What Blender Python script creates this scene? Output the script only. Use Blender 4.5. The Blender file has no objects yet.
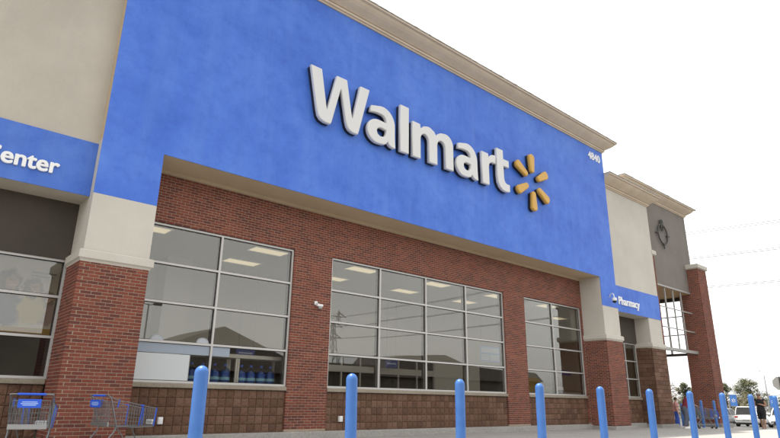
import bpy, bmesh, math, random
from mathutils import Vector, Matrix
R = math.radians
random.seed(7)
sc = bpy.context.scene
col = sc.collection

# ------------------------------------------------------------------ camera
cam_d = bpy.data.cameras.new('camera')
cam = bpy.data.objects.new('camera', cam_d)
col.objects.link(cam)
CAM = Vector((0, -12.6, .89))
rv = Vector((0.74891642, -0.66254703, 0.01247513))
uv = Vector((-0.20850624, -0.21773398, 0.9534763))
fv = Vector((0.62900663, 0.7166752, 0.30120974))
m = Matrix((rv, uv, -fv)).transposed().to_4x4()
m.translation = CAM
cam.matrix_world = m
cam_d.sensor_width = 36
cam_d.lens = 36 * 580.73 / 780
cam_d.clip_end = 3000
sc.camera = cam

# ------------------------------------------------------------------ sky, sun, exposure
SUN = Vector((-.14, .25, 1)).normalized()          # towards the sun: high, just behind the store
elev = math.asin(SUN.z)
w = bpy.data.worlds.new('World')
sc.world = w
w.use_nodes = True
nt = w.node_tree
bg = nt.nodes['Background']
sky = nt.nodes.new('ShaderNodeTexSky')
sky.sky_type = 'NISHITA'
sky.sun_disc = False
sky.sun_elevation = elev
sky.sun_rotation = math.atan2(SUN.x, SUN.y)
sky.air_density = 1.0
sky.dust_density = 1.6
sky.ozone_density = 1.0
hs = nt.nodes.new('ShaderNodeHueSaturation')        # thick white summer haze: hardly any blue left
hs.inputs['Saturation'].default_value = .03
nt.links.new(sky.outputs[0], hs.inputs['Color'])
nt.links.new(hs.outputs[0], bg.inputs[0])
bg.inputs[1].default_value = .15
sd = bpy.data.lights.new('sun', 'SUN')
sun = bpy.data.objects.new('sun', sd)
col.objects.link(sun)
sun.rotation_euler = SUN.to_track_quat('Z', 'Y').to_euler()
sun.location = (0, 0, 60)
sd.energy = 2.2
sd.angle = R(2.0)
sd.color = (1, .96, .89)
sc.view_settings.view_transform = 'Standard'
sc.view_settings.look = 'None'
sc.view_settings.gamma = 1
sc.view_settings.exposure = 1.42
sc.cycles.use_denoising = True
sc.cycles.max_bounces = 8
sc.cycles.sample_clamp_indirect = 6

# ------------------------------------------------------------------ helpers
class MB:
    """collects shapes; build() links them as one mesh object"""
    def __init__(s):
        s.v = []; s.f = []
    def add(s, vs, fs, M=None):
        b = len(s.v)
        s.v += [tuple(M @ Vector(p)) for p in vs] if M else [tuple(p) for p in vs]
        s.f += [tuple(b + i for i in f) for f in fs]
        return s
    def box(s, x0, x1, y0, y1, z0, z1, M=None):
        vs = [(x, y, z) for x in (x0, x1) for y in (y0, y1) for z in (z0, z1)]
        return s.add(vs, [(0, 1, 3, 2), (4, 6, 7, 5), (0, 4, 5, 1), (2, 3, 7, 6), (0, 2, 6, 4), (1, 5, 7, 3)], M)
    def cbox(s, x0, x1, y0, y1, z0, z1, c, M=None):
        """box with every vertical and horizontal edge chamfered"""
        X = (x0, x0 + c, x1 - c, x1); Y = (y0, y0 + c, y1 - c, y1); Z = (z0, z0 + c, z1 - c, z1)
        bm = bmesh.new()
        r = bmesh.ops.create_cube(bm, size=1)
        for v in bm.verts:
            v.co = Vector((x0 if v.co.x < 0 else x1, y0 if v.co.y < 0 else y1, z0 if v.co.z < 0 else z1))
        bmesh.ops.bevel(bm, geom=list(bm.edges), offset=c, segments=1, affect='EDGES')
        bm.verts.index_update()
        s.add([v.co.copy() for v in bm.verts], [tuple(v.index for v in f.verts) for f in bm.faces], M)
        bm.free(); return s
    def tube(s, pts, r, n=6, cap=True, M=None):
        pts = [Vector(p) for p in pts]; k = len(pts)
        rs = r if isinstance(r, (list, tuple)) else [r] * k
        vs = []; fs = []; up = None
        for i, p in enumerate(pts):
            d = (pts[min(i + 1, k - 1)] - pts[max(i - 1, 0)]).normalized()
            if up is None or abs(up.dot(d)) > .97:
                up = Vector((0, 0, 1)) if abs(d.z) < .9 else Vector((1, 0, 0))
            a = up.cross(d).normalized(); b = d.cross(a); up = b
            for j in range(n):
                t = 2 * math.pi * j / n
                vs.append(p + (a * math.cos(t) + b * math.sin(t)) * rs[i])
        for i in range(k - 1):
            for j in range(n):
                fs.append((i * n + j, i * n + (j + 1) % n, (i + 1) * n + (j + 1) % n, (i + 1) * n + j))
        if cap:
            fs += [tuple(range(n))[::-1], tuple((k - 1) * n + j for j in range(n))]
        return s.add(vs, fs, M)
    def lathe(s, prof, n=20, M=None):
        """prof: (r, z) from bottom to top"""
        vs = []; fs = []
        for r_, z in prof:
            for j in range(n):
                t = 2 * math.pi * j / n
                vs.append((r_ * math.cos(t), r_ * math.sin(t), z))
        for i in range(len(prof) - 1):
            for j in range(n):
                fs.append((i * n + j, i * n + (j + 1) % n, (i + 1) * n + (j + 1) % n, (i + 1) * n + j))
        fs += [tuple(range(n))[::-1], tuple((len(prof) - 1) * n + j for j in range(n))]
        return s.add(vs, fs, M)
    def prism(s, poly, y0, y1, M=None):
        """poly in (x, z), extruded along y"""
        n = len(poly)
        vs = [(x, y0, z) for x, z in poly] + [(x, y1, z) for x, z in poly]
        fs = [tuple(range(n)), tuple(range(2 * n - 1, n - 1, -1))]
        fs += [(i, n + i, n + (i + 1) % n, (i + 1) % n) for i in range(n)]
        return s.add(vs, fs, M)
    def loft(s, rings, cap=True, M=None):
        n = len(rings[0]); vs = [p for r_ in rings for p in r_]; fs = []
        for i in range(len(rings) - 1):
            for j in range(n):
                fs.append((i * n + j, i * n + (j + 1) % n, (i + 1) * n + (j + 1) % n, (i + 1) * n + j))
        if cap:
            fs += [tuple(range(n))[::-1], tuple((len(rings) - 1) * n + j for j in range(n))]
        return s.add(vs, fs, M)
    def mesh(s, name, mat, smooth=False):
        me = bpy.data.meshes.new(name)
        me.from_pydata(s.v, [], s.f)
        me.validate()
        bm = bmesh.new(); bm.from_mesh(me)
        bmesh.ops.recalc_face_normals(bm, faces=bm.faces)
        bm.to_mesh(me); bm.free()
        if mat: me.materials.append(mat)
        if smooth:
            for p in me.polygons: p.use_smooth = True
            try: me.set_sharp_from_angle(angle=R(38))
            except Exception: pass
        return me
    def build(s, name, mat, parent=None, smooth=False, loc=None):
        return link(name, s.mesh(name, mat, smooth), parent, loc)

def link(name, me, parent=None, loc=None):
    o = bpy.data.objects.new(name, me)
    col.objects.link(o)
    if parent:
        o.parent = parent
        o.matrix_parent_inverse = Matrix.Translation(-world_loc(parent)) if parent.get('_abs') else Matrix()
    if loc: o.location = loc
    return o

def world_loc(o):
    p = Vector(o.location)
    return p

def empty(name, loc=(0, 0, 0), rz=0):
    o = bpy.data.objects.new(name, None)
    o.empty_display_size = .2
    col.objects.link(o); o.location = loc; o.rotation_euler.z = rz
    return o

def tag(o, label=None, cat=None, group=None, kind=None):
    if label: o['label'] = label
    if cat: o['category'] = cat
    if group: o['group'] = group
    if kind: o['kind'] = kind
    return o

def copy_tree(o, parent=None):
    c = o.copy(); col.objects.link(c); c.parent = parent
    for ch in list(o.children): copy_tree(ch, c)
    return c

# ------------------------------------------------------------------ materials
def mat(name, rgb, rough=.7, metal=0, spec=.4):
    m_ = bpy.data.materials.new(name); m_.use_nodes = True
    b = m_.node_tree.nodes['Principled BSDF']
    b.inputs['Base Color'].default_value = (*rgb, 1)
    b.inputs['Roughness'].default_value = rough
    b.inputs['Metallic'].default_value = metal
    b.inputs['Specular IOR Level'].default_value = spec
    return m_

def N(m_, t): return m_.node_tree.nodes.new(t)
def L(m_, a, b): m_.node_tree.links.new(a, b)

def noise(m_, scale, detail=6, rough=.6, vec=None, stretch=None):
    n = N(m_, 'ShaderNodeTexNoise')
    n.inputs['Scale'].default_value = scale; n.inputs['Detail'].default_value = detail
    n.inputs['Roughness'].default_value = rough
    tc = N(m_, 'ShaderNodeTexCoord')
    src = tc.outputs['Object']
    if stretch:
        mp = N(m_, 'ShaderNodeMapping'); mp.inputs['Scale'].default_value = stretch
        L(m_, src, mp.inputs[0]); src = mp.outputs[0]
    L(m_, src, n.inputs['Vector'])
    return n

def ramp(m_, fac, stops):
    r_ = N(m_, 'ShaderNodeValToRGB')
    e = r_.color_ramp.elements
    while len(e) < len(stops): e.new(.5)
    for el, (p, c) in zip(e, stops):
        el.position = p; el.color = (*c, 1)
    L(m_, fac, r_.inputs[0])
    return r_

def mixc(m_, fac, a, b, mode='MIX'):
    x = N(m_, 'ShaderNodeMix'); x.data_type = 'RGBA'; x.blend_type = mode
    for s_, v in ((x.inputs[0], fac), (x.inputs[6], a), (x.inputs[7], b)):
        if isinstance(v, (int, float)): s_.default_value = v
        elif isinstance(v, tuple): s_.default_value = (*v, 1)
        else: L(m_, v, s_)
    return x.outputs[2]

def bump(m_, h, strength, dist=.01):
    b = N(m_, 'ShaderNodeBump'); b.inputs['Strength'].default_value = strength
    b.inputs['Distance'].default_value = dist
    L(m_, h, b.inputs['Height'])
    L(m_, b.outputs[0], m_.node_tree.nodes['Principled BSDF'].inputs['Normal'])

def base(m_, c): L(m_, c, m_.node_tree.nodes['Principled BSDF'].inputs['Base Color'])

def stucco(name, c0, c1, big=.5, streak=.35, rough=.85, bumps=.35, spec=.25):
    """mottled painted stucco: large cloudy patches, faint vertical streaks, fine grain"""
    m_ = mat(name, c0, rough, 0, spec)
    n1 = noise(m_, big, 7, .62)
    n2 = noise(m_, 1.1, 5, .6, stretch=(2.2, 2.2, .22))
    n3 = noise(m_, 55, 3, .6)
    r1 = ramp(m_, n1.outputs[0], [(.36, c0), (.66, c1)])
    mid = tuple((a + b) / 2 for a, b in zip(c0, c1))
    dark = tuple(v * .84 for v in mid)
    r2 = ramp(m_, n2.outputs[0], [(.47, (0, 0, 0)), (.72, (1, 1, 1))])
    mm = N(m_, 'ShaderNodeMath'); mm.operation = 'MULTIPLY'; mm.inputs[1].default_value = streak
    L(m_, r2.outputs[0], mm.inputs[0])
    c = mixc(m_, mm.outputs[0], r1.outputs[0], dark)
    r3 = ramp(m_, n3.outputs[0], [(.3, (.94, .94, .94)), (.7, (1.03, 1.03, 1.03))])
    c = mixc(m_, 1.0, c, r3.outputs[0], 'MULTIPLY')
    base(m_, c)
    n4 = noise(m_, 26, 8, .7)
    bump(m_, n4.outputs[0], bumps, .007)
    return m_

def pieces(name, cols, rough=.85, obj=False, grain=40, bumps=.5, bdist=.006):
    """brick or block: a colour of its own for each piece, grain over it"""
    m_ = mat(name, cols[0], rough, 0, .25)
    if obj:
        rnd = N(m_, 'ShaderNodeObjectInfo').outputs['Random']
    else:
        rnd = N(m_, 'ShaderNodeNewGeometry').outputs['Random Per Island']
    k = len(cols)
    r_ = ramp(m_, rnd, [(i / k, c) for i, c in enumerate(cols)])
    r_.color_ramp.interpolation = 'LINEAR'
    n1 = noise(m_, grain, 5, .65)
    r1 = ramp(m_, n1.outputs[0], [(.3, (.72, .72, .72)), (.72, (1.22, 1.2, 1.18))])
    n2 = noise(m_, .9, 4, .6)
    r2 = ramp(m_, n2.outputs[0], [(.35, (.85, .85, .86)), (.7, (1.1, 1.09, 1.07))])
    c = mixc(m_, 1.0, r_.outputs[0], r1.outputs[0], 'MULTIPLY')
    c = mixc(m_, 1.0, c, r2.outputs[0], 'MULTIPLY')
    base(m_, c)
    bump(m_, n1.outputs[0], bumps, bdist)
    return m_

def speck(name, c0, c1, scale=30, rough=.85, big=1.2, bumps=.3, spec=.3):
    m_ = mat(name, c0, rough, 0, spec)
    n1 = noise(m_, big, 8, .65); n2 = noise(m_, scale, 5, .6)
    r1 = ramp(m_, n1.outputs[0], [(.32, c0), (.7, c1)])
    r2 = ramp(m_, n2.outputs[0], [(.3, (.8, .8, .8)), (.7, (1.15, 1.15, 1.15))])
    base(m_, mixc(m_, 1.0, r1.outputs[0], r2.outputs[0], 'MULTIPLY'))
    bump(m_, n2.outputs[0], bumps, .006)
    return m_

BRICKC = [(.198, .056, .037), (.225, .066, .042), (.178, .054, .038), (.25, .077, .05), (.19, .055, .037), (.14, .048, .039)]
BLOCKC = [(.138, .075, .049), (.158, .086, .055), (.178, .100, .066), (.124, .068, .046), (.148, .080, .052), (.196, .114, .077)]
M = dict(
    blue=None,
    beige=stucco('beige_stucco', (.44, .40, .335), (.52, .475, .405), .5, .25),
    pale=stucco('pale_stucco', (.52, .485, .425), (.58, .545, .48), .6, .2),
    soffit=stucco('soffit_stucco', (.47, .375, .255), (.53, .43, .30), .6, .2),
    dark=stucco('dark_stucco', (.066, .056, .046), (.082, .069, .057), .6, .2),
    grey=stucco('grey_stucco', (.185, .165, .145), (.225, .2, .178), .6, .25),
    cornice=stucco('cornice_stucco', (.58, .485, .37), (.66, .56, .435), .8, .3, .8, .2),
    brick=pieces('brick_joined', BRICKC), bricko=pieces('brick_single', BRICKC, obj=True),
    mortar=speck('mortar', (.31, .245, .18), (.375, .298, .222), 60, .95),
    block=pieces('block_joined', BLOCKC, grain=24, bumps=.9, bdist=.02),
    blocko=pieces('block_single', BLOCKC, obj=True, grain=24, bumps=.9, bdist=.02),
    bmortar=speck('block_mortar', (.05, .037, .028), (.07, .05, .038), 60, .95),
    concrete=speck('concrete', (.30, .285, .26), (.38, .36, .33), 18, .9),
    pave=speck('pavement_concrete', (.31, .295, .27), (.40, .38, .345), 14, .9, .5),
    asphalt=speck('asphalt', (.075, .073, .07), (.115, .11, .105), 25, .9, .3),
    precast=speck('precast_sill', (.26, .225, .175), (.33, .285, .225), 30, .9),
    alu=mat('frame_aluminium', (.52, .50, .475), .42, .35),
    darkgap=mat('gasket_black', (.015, .015, .015), .7),
    white=speck('white_paint', (.78, .78, .77), (.82, .82, .81), 20, .5, 1, .03),
    offwhite=mat('white_plastic', (.80, .80, .79), .38, 0, .4), signwhite=mat('sign_face_white', (.66, .655, .635), .42, 0, .4),
    black=mat('black_paint', (.018, .018, .02), .45),
    bollard=None, gold=mat('gold_plastic', (.60, .345, .062), .4, 0, .4),
    bluep=mat('blue_plastic', (.02, .10, .62), .35),
    chrome=mat('zinc_wire', (.20, .205, .21), .42, .8),
    rubber=mat('rubber', (.02, .02, .02), .8),
    intwall=stucco('inside_wall', (.57, .555, .51), (.60, .585, .54), .3, .05, .8, .02),
    ceil=stucco('ceiling_tile', (.60, .60, .58), (.64, .64, .62), .4, .05, .9, .02),
    floor=speck('shop_floor', (.36, .34, .31), (.42, .40, .36), 6, .5, .6, .02),
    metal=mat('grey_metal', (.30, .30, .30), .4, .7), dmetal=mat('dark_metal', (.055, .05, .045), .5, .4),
    trell=mat('trellis_paint', (.36, .35, .33), .5, .2),
    tanwood=speck('tan_soffit', (.42, .29, .16), (.52, .37, .21), 10, .8),
    coping=speck('coping', (.14, .125, .10), (.55, .53, .48), 22, .8, 5),
    leafshade=None,
)
def blue_stucco(name, g=1.0):
    """sun-faded blue paint: cloudy patches, finer blotches, pale vertical wash marks"""
    m_ = mat(name, (.08, .2, .65), .62, 0, .5)
    n1 = noise(m_, .45, 9, .68); n2 = noise(m_, 2.6, 8, .68); n3 = noise(m_, .9, 6, .62, stretch=(1.9, 1.9, .16)); n4 = noise(m_, 60, 3, .6)
    r1 = ramp(m_, n1.outputs[0], [(.34, (.036, .126, .55)), (.5, (.054, .162, .62)), (.68, (.082, .205, .67))])
    r2 = ramp(m_, n2.outputs[0], [(.30, (.76, .80, .90)), (.5, (1, 1, 1)), (.72, (1.16, 1.11, 1.04))])
    c = mixc(m_, 1.0, r1.outputs[0], r2.outputs[0], 'MULTIPLY')
    r3 = ramp(m_, n3.outputs[0], [(.50, (0, 0, 0)), (.74, (.30, .30, .30))])
    c = mixc(m_, r3.outputs[0], c, (.135, .265, .67))
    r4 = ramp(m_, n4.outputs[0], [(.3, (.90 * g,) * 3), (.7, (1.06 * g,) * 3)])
    base(m_, mixc(m_, 1.0, c, r4.outputs[0], 'MULTIPLY'))
    n5 = noise(m_, 22, 8, .7); bump(m_, n5.outputs[0], .35, .012)
    return m_
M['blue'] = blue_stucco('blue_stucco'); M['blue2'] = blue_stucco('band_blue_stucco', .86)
def bollard_mat():
    m_ = mat('bollard_blue', (.06, .20, .66), .42, 0, .4)
    n1 = noise(m_, 6, 6, .65); n2 = noise(m_, 40, 3, .6, stretch=(1, 1, .15))
    r1 = ramp(m_, n1.outputs[0], [(.3, (.040, .135, .40)), (.7, (.060, .172, .465))])
    r2 = ramp(m_, n2.outputs[0], [(.62, (0, 0, 0)), (.75, (1, 1, 1))])
    mm = N(m_, 'ShaderNodeMath'); mm.operation = 'MULTIPLY'; mm.inputs[1].default_value = .35
    L(m_, r2.outputs[0], mm.inputs[0])
    base(m_, mixc(m_, mm.outputs[0], r1.outputs[0], (.10, .21, .46)))
    r3 = ramp(m_, n1.outputs[0], [(.3, (.3, .3, .3)), (.7, (.55, .55, .55))])
    L(m_, r3.outputs[0], m_.node_tree.nodes['Principled BSDF'].inputs['Roughness'])
    return m_
M['bollard'] = bollard_mat()

def glass_mat(name, tint, ior, rough=0.0):
    m_ = bpy.data.materials.new(name); m_.use_nodes = True
    t = m_.node_tree; t.nodes.clear()
    out = t.nodes.new('ShaderNodeOutputMaterial')
    tr = t.nodes.new('ShaderNodeBsdfTransparent'); tr.inputs[0].default_value = (*tint, 1)
    gl = t.nodes.new('ShaderNodeBsdfGlossy'); gl.inputs['Roughness'].default_value = rough
    gl.inputs[0].default_value = (.94, .935, .905, 1)
    lw_ = t.nodes.new('ShaderNodeLayerWeight'); lw_.inputs[0].default_value = .5      # Schlick, the same from both sides
    f0 = ((ior - 1) / (ior + 1)) ** 2
    pw_ = t.nodes.new('ShaderNodeMath'); pw_.operation = 'POWER'; pw_.inputs[1].default_value = 4.2
    ml = t.nodes.new('ShaderNodeMath'); ml.operation = 'MULTIPLY_ADD'; ml.inputs[1].default_value = 1 - f0; ml.inputs[2].default_value = f0
    t.links.new(lw_.outputs['Facing'], pw_.inputs[0]); t.links.new(pw_.outputs[0], ml.inputs[0])
    mx = t.nodes.new('ShaderNodeMixShader')
    t.links.new(ml.outputs[0], mx.inputs[0]); t.links.new(tr.outputs[0], mx.inputs[1])
    t.links.new(gl.outputs[0], mx.inputs[2]); t.links.new(mx.outputs[0], out.inputs[0])
    return m_
M['glass'] = glass_mat('window_glass', (.93, .925, .895), 1.72)
M['doorglass'] = glass_mat('door_glass', (.5, .5, .5), 1.5)
M['carglass'] = glass_mat('car_glass', (.12, .13, .13), 1.6)
def emit(name, rgb, s):
    m_ = mat(name, rgb, .6)
    b = m_.node_tree.nodes['Principled BSDF']
    b.inputs['Emission Color'].default_value = (*rgb, 1); b.inputs['Emission Strength'].default_value = s
    return m_
M['tube'] = emit('fluorescent_lens', (1, .86, .58), .20)

G = -.05          # top of the pavement in front of the store
# ================================================================== ground
def lot_z(x):     # the car park falls gently away to the right
    t = min(max((x - 33) / 27, 0), 1)
    return -.2 - .55 * t
mb = MB()
xs = [-900, -200, -60, -20, 0, 20, 33, 39, 45, 51, 57, 60, 80, 120, 250, 900]
ys = [-900, -300, -120, -60, -30, -12, 0, 10, 40, 120, 300, 900]
vs = [(x, y, lot_z(x)) for x in xs for y in ys]
ny = len(ys)
mb.add(vs, [(i * ny + j, (i + 1) * ny + j, (i + 1) * ny + j + 1, i * ny + j + 1) for i in range(len(xs) - 1) for j in range(ny - 1)])
tag(mb.build('car_park_ground', M['asphalt']), kind='structure')

# pavement in front of the shop: slabs with open joints over a base
pv = MB().box(-14, 31.2, -9.2, 1.2, -.24, G - .012).build('pavement', M['pave'])
tag(pv, kind='structure')
slab = MB().cbox(-.995 * 1.26, .995 * 1.26, -.995 * 1.28, .995 * 1.28, -.02, 0, .006).mesh('slab', M['pave'])
for i in range(18):
    for j in range(4):
        o = link('slab', slab, pv, (-12.74 + 2.52 * i, -7.92 + 2.56 * j, G))
rp = MB().add([(31.2, -9.2, G - .012), (33.4, -9.2, -.196), (33.4, 1.2, -.196), (31.2, 1.2, G - .012)], [(0, 1, 2, 3)])
tag(rp.build('pavement_ramp', M['pave']), kind='structure')
# painted kerb lines and bay markings of the car park
mk = MB()
for i in range(12):
    x = 44 + i * 2.75
    z0 = lot_z(x) + .006
    mk.add([(x, -14, z0), (x + .1, -14, z0), (x + .1, -8, z0), (x, -8, z0)], [(0, 1, 2, 3)])
tag(mk.build('bay_markings', M['white']), kind='structure')

# ================================================================== the store
store = tag(empty('store_building', (0, 0, G)), 'long shop building with blue upper panel, brick walls and tall windows', 'building')
store.location = (0, 0, 0)

def part(name, mb_, mat_, parent=None, smooth=False):
    return mb_.build(name, mat_, parent or store, smooth)

# ---- stucco bodies
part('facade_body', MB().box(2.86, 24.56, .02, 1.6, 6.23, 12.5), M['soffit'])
PX = ((2.86, 4.17), (23.24, 24.56))
for a, b in PX:
    part('pier_stucco', MB().box(a, b, 0, 1.6, 3.6, 4.978), M['pale'])
    part('pier_stucco', MB().box(a, b, .02, 1.6, 4.978, 6.23), M['pale'])
# blue front sheet in two lifts with a shadow joint between them
def U(z0, z1, top):
    if top: return [(2.86, z0), (24.56, z0), (24.56, z1), (2.86, z1)]
bp = part('blue_panel', MB().prism([(2.86, 10.372), (24.56, 10.372), (24.56, 12.45), (2.86, 12.45)], 0, .02), M['blue'])
mb = MB()
mb.box(2.86, 24.56, 0, .02, 6.23, 10.37)
mb.box(2.86, 4.17, 0, .02, 4.98, 6.23)
mb.box(23.24, 24.56, 0, .02, 4.98, 6.23)
part('blue_panel', mb, M['blue'])
part('joint_strip', MB().box(2.87, 24.55, .004, .02, 10.37, 10.372), M['blue'])

# ---- cornices: one profile swept round the front and both ends
PROF = [(0, 0), (.045, 0), (.045, .05), (.10, .06), (.11, .12), (.065, .128), (.065, .145), (.12, .155), (.17, .19), (.25, .24), (.34, .30), (.42, .37), (.46, .42), (.46, .45), (.50, .46), (.535, .465), (.54, .52), (.54, .53), (0, .53)]
def cornice(name, x0, x1, y, z, hgt, out, back, parent=None, left=True):
    kz = hgt / .53; ko = out / .54
    mb = MB(); rings = []
    for px, py, sx, sy in ((x0, back, -1 if left else 0, 0), (x0, y, -1 if left else 0, -1), (x1, y, 1, -1), (x1, back, 1, 0)):
        rings.append([(px + sx * o_ * ko, py + sy * o_ * ko, z + h * kz) for o_, h in PROF])
    mb.loft(rings)
    c = mb.build(name, M['cornice'], parent or store)
    cp = MB()
    t = z + hgt + .002
    cp.box(x0 - (out * 1.03 if left else 0), x1 + out * 1.03, y - out * 1.04, back, t, t + .035)
    # bits of debris and lifted joints along the coping
    x = x0
    while x < x1 + out:
        wd = random.uniform(.1, .6)
        if random.random() < .65:
            cp.box(x, x + wd * .55, y - out * 1.02, y - out * .6, t + .033, t + .035 + random.uniform(.008, .035))
        x += wd
    cp.build('coping', M['coping'], c)
    return c
cornice('cornice', 2.86, 24.56, 0, 12.45, .5, .54, 1.62)

# ---- masonry generator
BW, BH, JT = .1925, .0562, .0115
def courses(w_, z0, z1, start_off=False, n0=0):
    """running bond on a strip of width w_: list of (u0, u1, z)"""
    out = []; z = z0; k = n0
    while z + BH <= z1 + .001:
        u = 0 if k % 2 == 0 else -(BW + JT) / 2
        while u < w_ - .02:
            a = max(u, 0); b = min(u + BW, w_)
            if b - a > .03: out.append((a, b, z))
            u += BW + JT
        z += BH + JT; k += 1
    return out
def brick_shape(mb, x0, x1, y0, y1, z0, z1, M_=None):
    """brick with an eased front edge; front is y0"""
    c = .004
    vs = [(x0 + c, y0, z0 + c), (x1 - c, y0, z0 + c), (x1 - c, y0, z1 - c), (x0 + c, y0, z1 - c),
          (x0, y0 + c, z0), (x1, y0 + c, z0), (x1, y0 + c, z1), (x0, y0 + c, z1),
          (x0, y1, z0), (x1, y1, z0), (x1, y1, z1), (x0, y1, z1)]
    fs = [(0, 1, 2, 3), (0, 4, 5, 1), (1, 5, 6, 2), (2, 6, 7, 3), (3, 7, 4, 0),
          (4, 8, 9, 5), (5, 9, 10, 6), (6, 10, 11, 7), (7, 11, 8, 4), (8, 11, 10, 9)]
    mb.add(vs, fs, M_)
def face_M(origin, kind):
    """front: u along +x facing -y; left: u along +y facing -x"""
    if kind == 'front': return Matrix.Translation(origin)
    return Matrix.Translation(origin) @ Matrix(((0, 1, 0, 0), (1, 0, 0, 0), (0, 0, 1, 0), (0, 0, 0, 1)))

def brick_pier(name, x0, x1, y0, y1, z0, z1, single=0, n0=0):
    """core of mortar with bricks on the front and the left side; corner bricks lap in turn"""
    core = MB().box(x0 + .006, x1 - .006, y0 + .006, y1, z0, z1).build(name, M['mortar'], store)
    wf = x1 - x0; ws = y1 - y0
    rest = MB(); cnt = 0
    z = z0; k = 0
    D = .095
    unit = MB(); brick_shape(unit, -.5, .5, 0, .085, 0, BH); unit = unit.mesh('brick', M['bricko'])
    unit_h = unit
    while z + BH <= z1 + .001:
        odd = k % 2
        f0 = 0 if not odd else D + JT
        runs = []
        u = f0
        while u < wf - .025:
            b = min(u + BW, wf)
            if wf - b < .07: b = wf
            runs.append((u, b)); u += BW + JT if b < wf else 9
        for a, b in runs:
            if b - a < .03: continue
            if cnt < single:
                o = link('brick', unit, core, (x0 + (a + b) / 2, y0 + random.uniform(-.0015, .0015), z))
                o.scale.x = b - a; cnt += 1
            else:
                brick_shape(rest, x0 + a, x0 + b, y0 + random.uniform(-.0015, .0015), y0 + .085, z, z + BH)
        s0 = 0 if odd else D + JT
        u = s0; first = True
        while u < ws - .02:
            b = min(u + BW, ws)
            if b - u > .03:
                Mx = face_M((x0 + random.uniform(-.0015, .0015), y0, 0), 'left')
                brick_shape(rest, u, b, 0, .085, z, z + BH, Mx)
            u += BW + JT
        z += BH + JT; k += 1
    tag(rest.build('brickwork', M['brick'], core), kind='stuff')
    return core
def trim(x0, x1, y0, y1, z, parent):
    p = .085
    mb = MB()
    rings = []
    for o_, zz in ((.012, z - .07), (.03, z - .07), (.05, z - .03), (p, z), (p, z + .15), (p - .03, z + .175), (.0, z + .185)):
        rings.append([(x0 - o_, y1, zz), (x0 - o_, y0 - o_, zz), (x1 + o_, y0 - o_, zz), (x1 + o_, y1, zz)])
    mb.loft(rings)
    return mb.build('trim_band', M['pale'], parent)

cL = brick_pier('brick_pier', 2.825, 4.18, -.03, 1.0, .1, 3.56, single=300)
trim(2.86, 4.17, 0, 1.0, 3.585, cL)
MB().cbox(2.70, 4.31, -.16, 1.02, -.06, .09, .012).build('plinth', M['concrete'], cL)
cR = brick_pier('brick_pier', 23.23, 24.60, -.03, 1.0, .1, 3.56)
trim(23.24, 24.56, 0, 1.0, 3.585, cR)
MB().cbox(23.08, 24.76, -.17, 1.02, -.06, .09, .012).build('plinth', M['concrete'], cR)

# ---- recessed brick wall with three window openings
YW = 1.0
OPEN = [(4.3, 8.42), (9.715, 17.725), (19.02, 23.12)]
WT, WS = 4.94, 1.25
wall = MB()
D2 = .30
wall.box(4.16, 23.25, YW + .006, YW + D2, WT, 6.24)
for a, b in ((4.16, 4.3), (8.42, 9.715), (17.725, 19.02), (23.12, 23.25)):
    wall.box(a + .006, b - .006, YW + .006, YW + D2, .14, WT)
bw = part('recessed_wall', wall, M['mortar'])
rest = MB()
for u0, u1, z in courses(23.24 - 4.17, WT, 6.22):
    brick_shape(rest, 4.17 + u0, 4.17 + u1, YW + random.uniform(-.002, .002), YW + .09, z, z + BH)
for a, b in ((4.17, 4.3), (8.42, 9.715), (17.725, 19.02), (23.12, 23.24)):
    nco = int((WT - .14) / (BH + JT))
    for u0, u1, z in courses(b - a, WT - (nco) * (BH + JT), WT - JT, n0=nco % 2):
        brick_shape(rest, a + u0, a + u1, YW + random.uniform(-.002, .002), YW + .12, z, z + BH)
tag(rest.build('brickwork', M['brick'], bw), kind='stuff')
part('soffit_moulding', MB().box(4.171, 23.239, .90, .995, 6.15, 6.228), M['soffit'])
part('kerb', MB().cbox(4.32, 23.07, .84, 1.30, -.06, .138, .014), M['concrete'])
part('kerb', MB().cbox(24.77, 27.8, .84, 1.30, -.06, .138, .014), M['concrete'])
part('kerb', MB().cbox(-4.1, 2.69, .84, 1.30, -.06, .138, .014), M['concrete'])

# ---- split-face block aprons below the windows
def apron(x0, x1, single):
    core = MB().box(x0, x1, YW + .075, YW + D2, .139, 1.145).build('block_apron', M['bmortar'], store)
    n = max(1, round((x1 - x0) / .2045)); pw = (x1 - x0) / n
    unit = []
    for k in range(3):      # three rough faces
        mb = MB(); rnd = random.Random(k + 3)
        gx = 4; gz = 4; vs = []
        for i in range(gx + 1):
            for j in range(gz + 1):
                e = i in (0, gx) or j in (0, gz)
                vs.append((-.5 * (pw - .011) + (pw - .011) * i / gx, (.012 if e else rnd.uniform(-.006, .008)), .1905 * j / gz))
        fs = [(i * 5 + j, (i + 1) * 5 + j, (i + 1) * 5 + j + 1, i * 5 + j + 1) for i in range(gx) for j in range(gz)]
        mb.add(vs, fs)
        ring = [0, 5, 10, 15, 20, 21, 22, 23, 24, 19, 14, 9, 4, 3, 2, 1]
        b0 = len(mb.v)
        mb.v += [(mb.v[i][0], .05, mb.v[i][2]) for i in ring]
        for q in range(16):
            mb.f.append((ring[q], ring[(q + 1) % 16], b0 + (q + 1) % 16, b0 + q))
        unit.append(mb)
    meshes = [u.mesh('block', M['blocko']) for u in unit] if single else None
    rest = MB()
    for r_ in range(5):
        for i in range(n):
            cx = x0 + pw * (i + .5); z = .142 + r_ * .2005
            yy = YW + .045 + random.uniform(-.003, .003)
            if single: link('block', random.choice(meshes), core, (cx, yy, z))
            else: rest.add(random.choice(unit).v, unit[0].f, Matrix.Translation((cx, yy, z)))
    if not single: tag(rest.build('blockwork', M['block'], core), kind='stuff')
    return core
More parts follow.
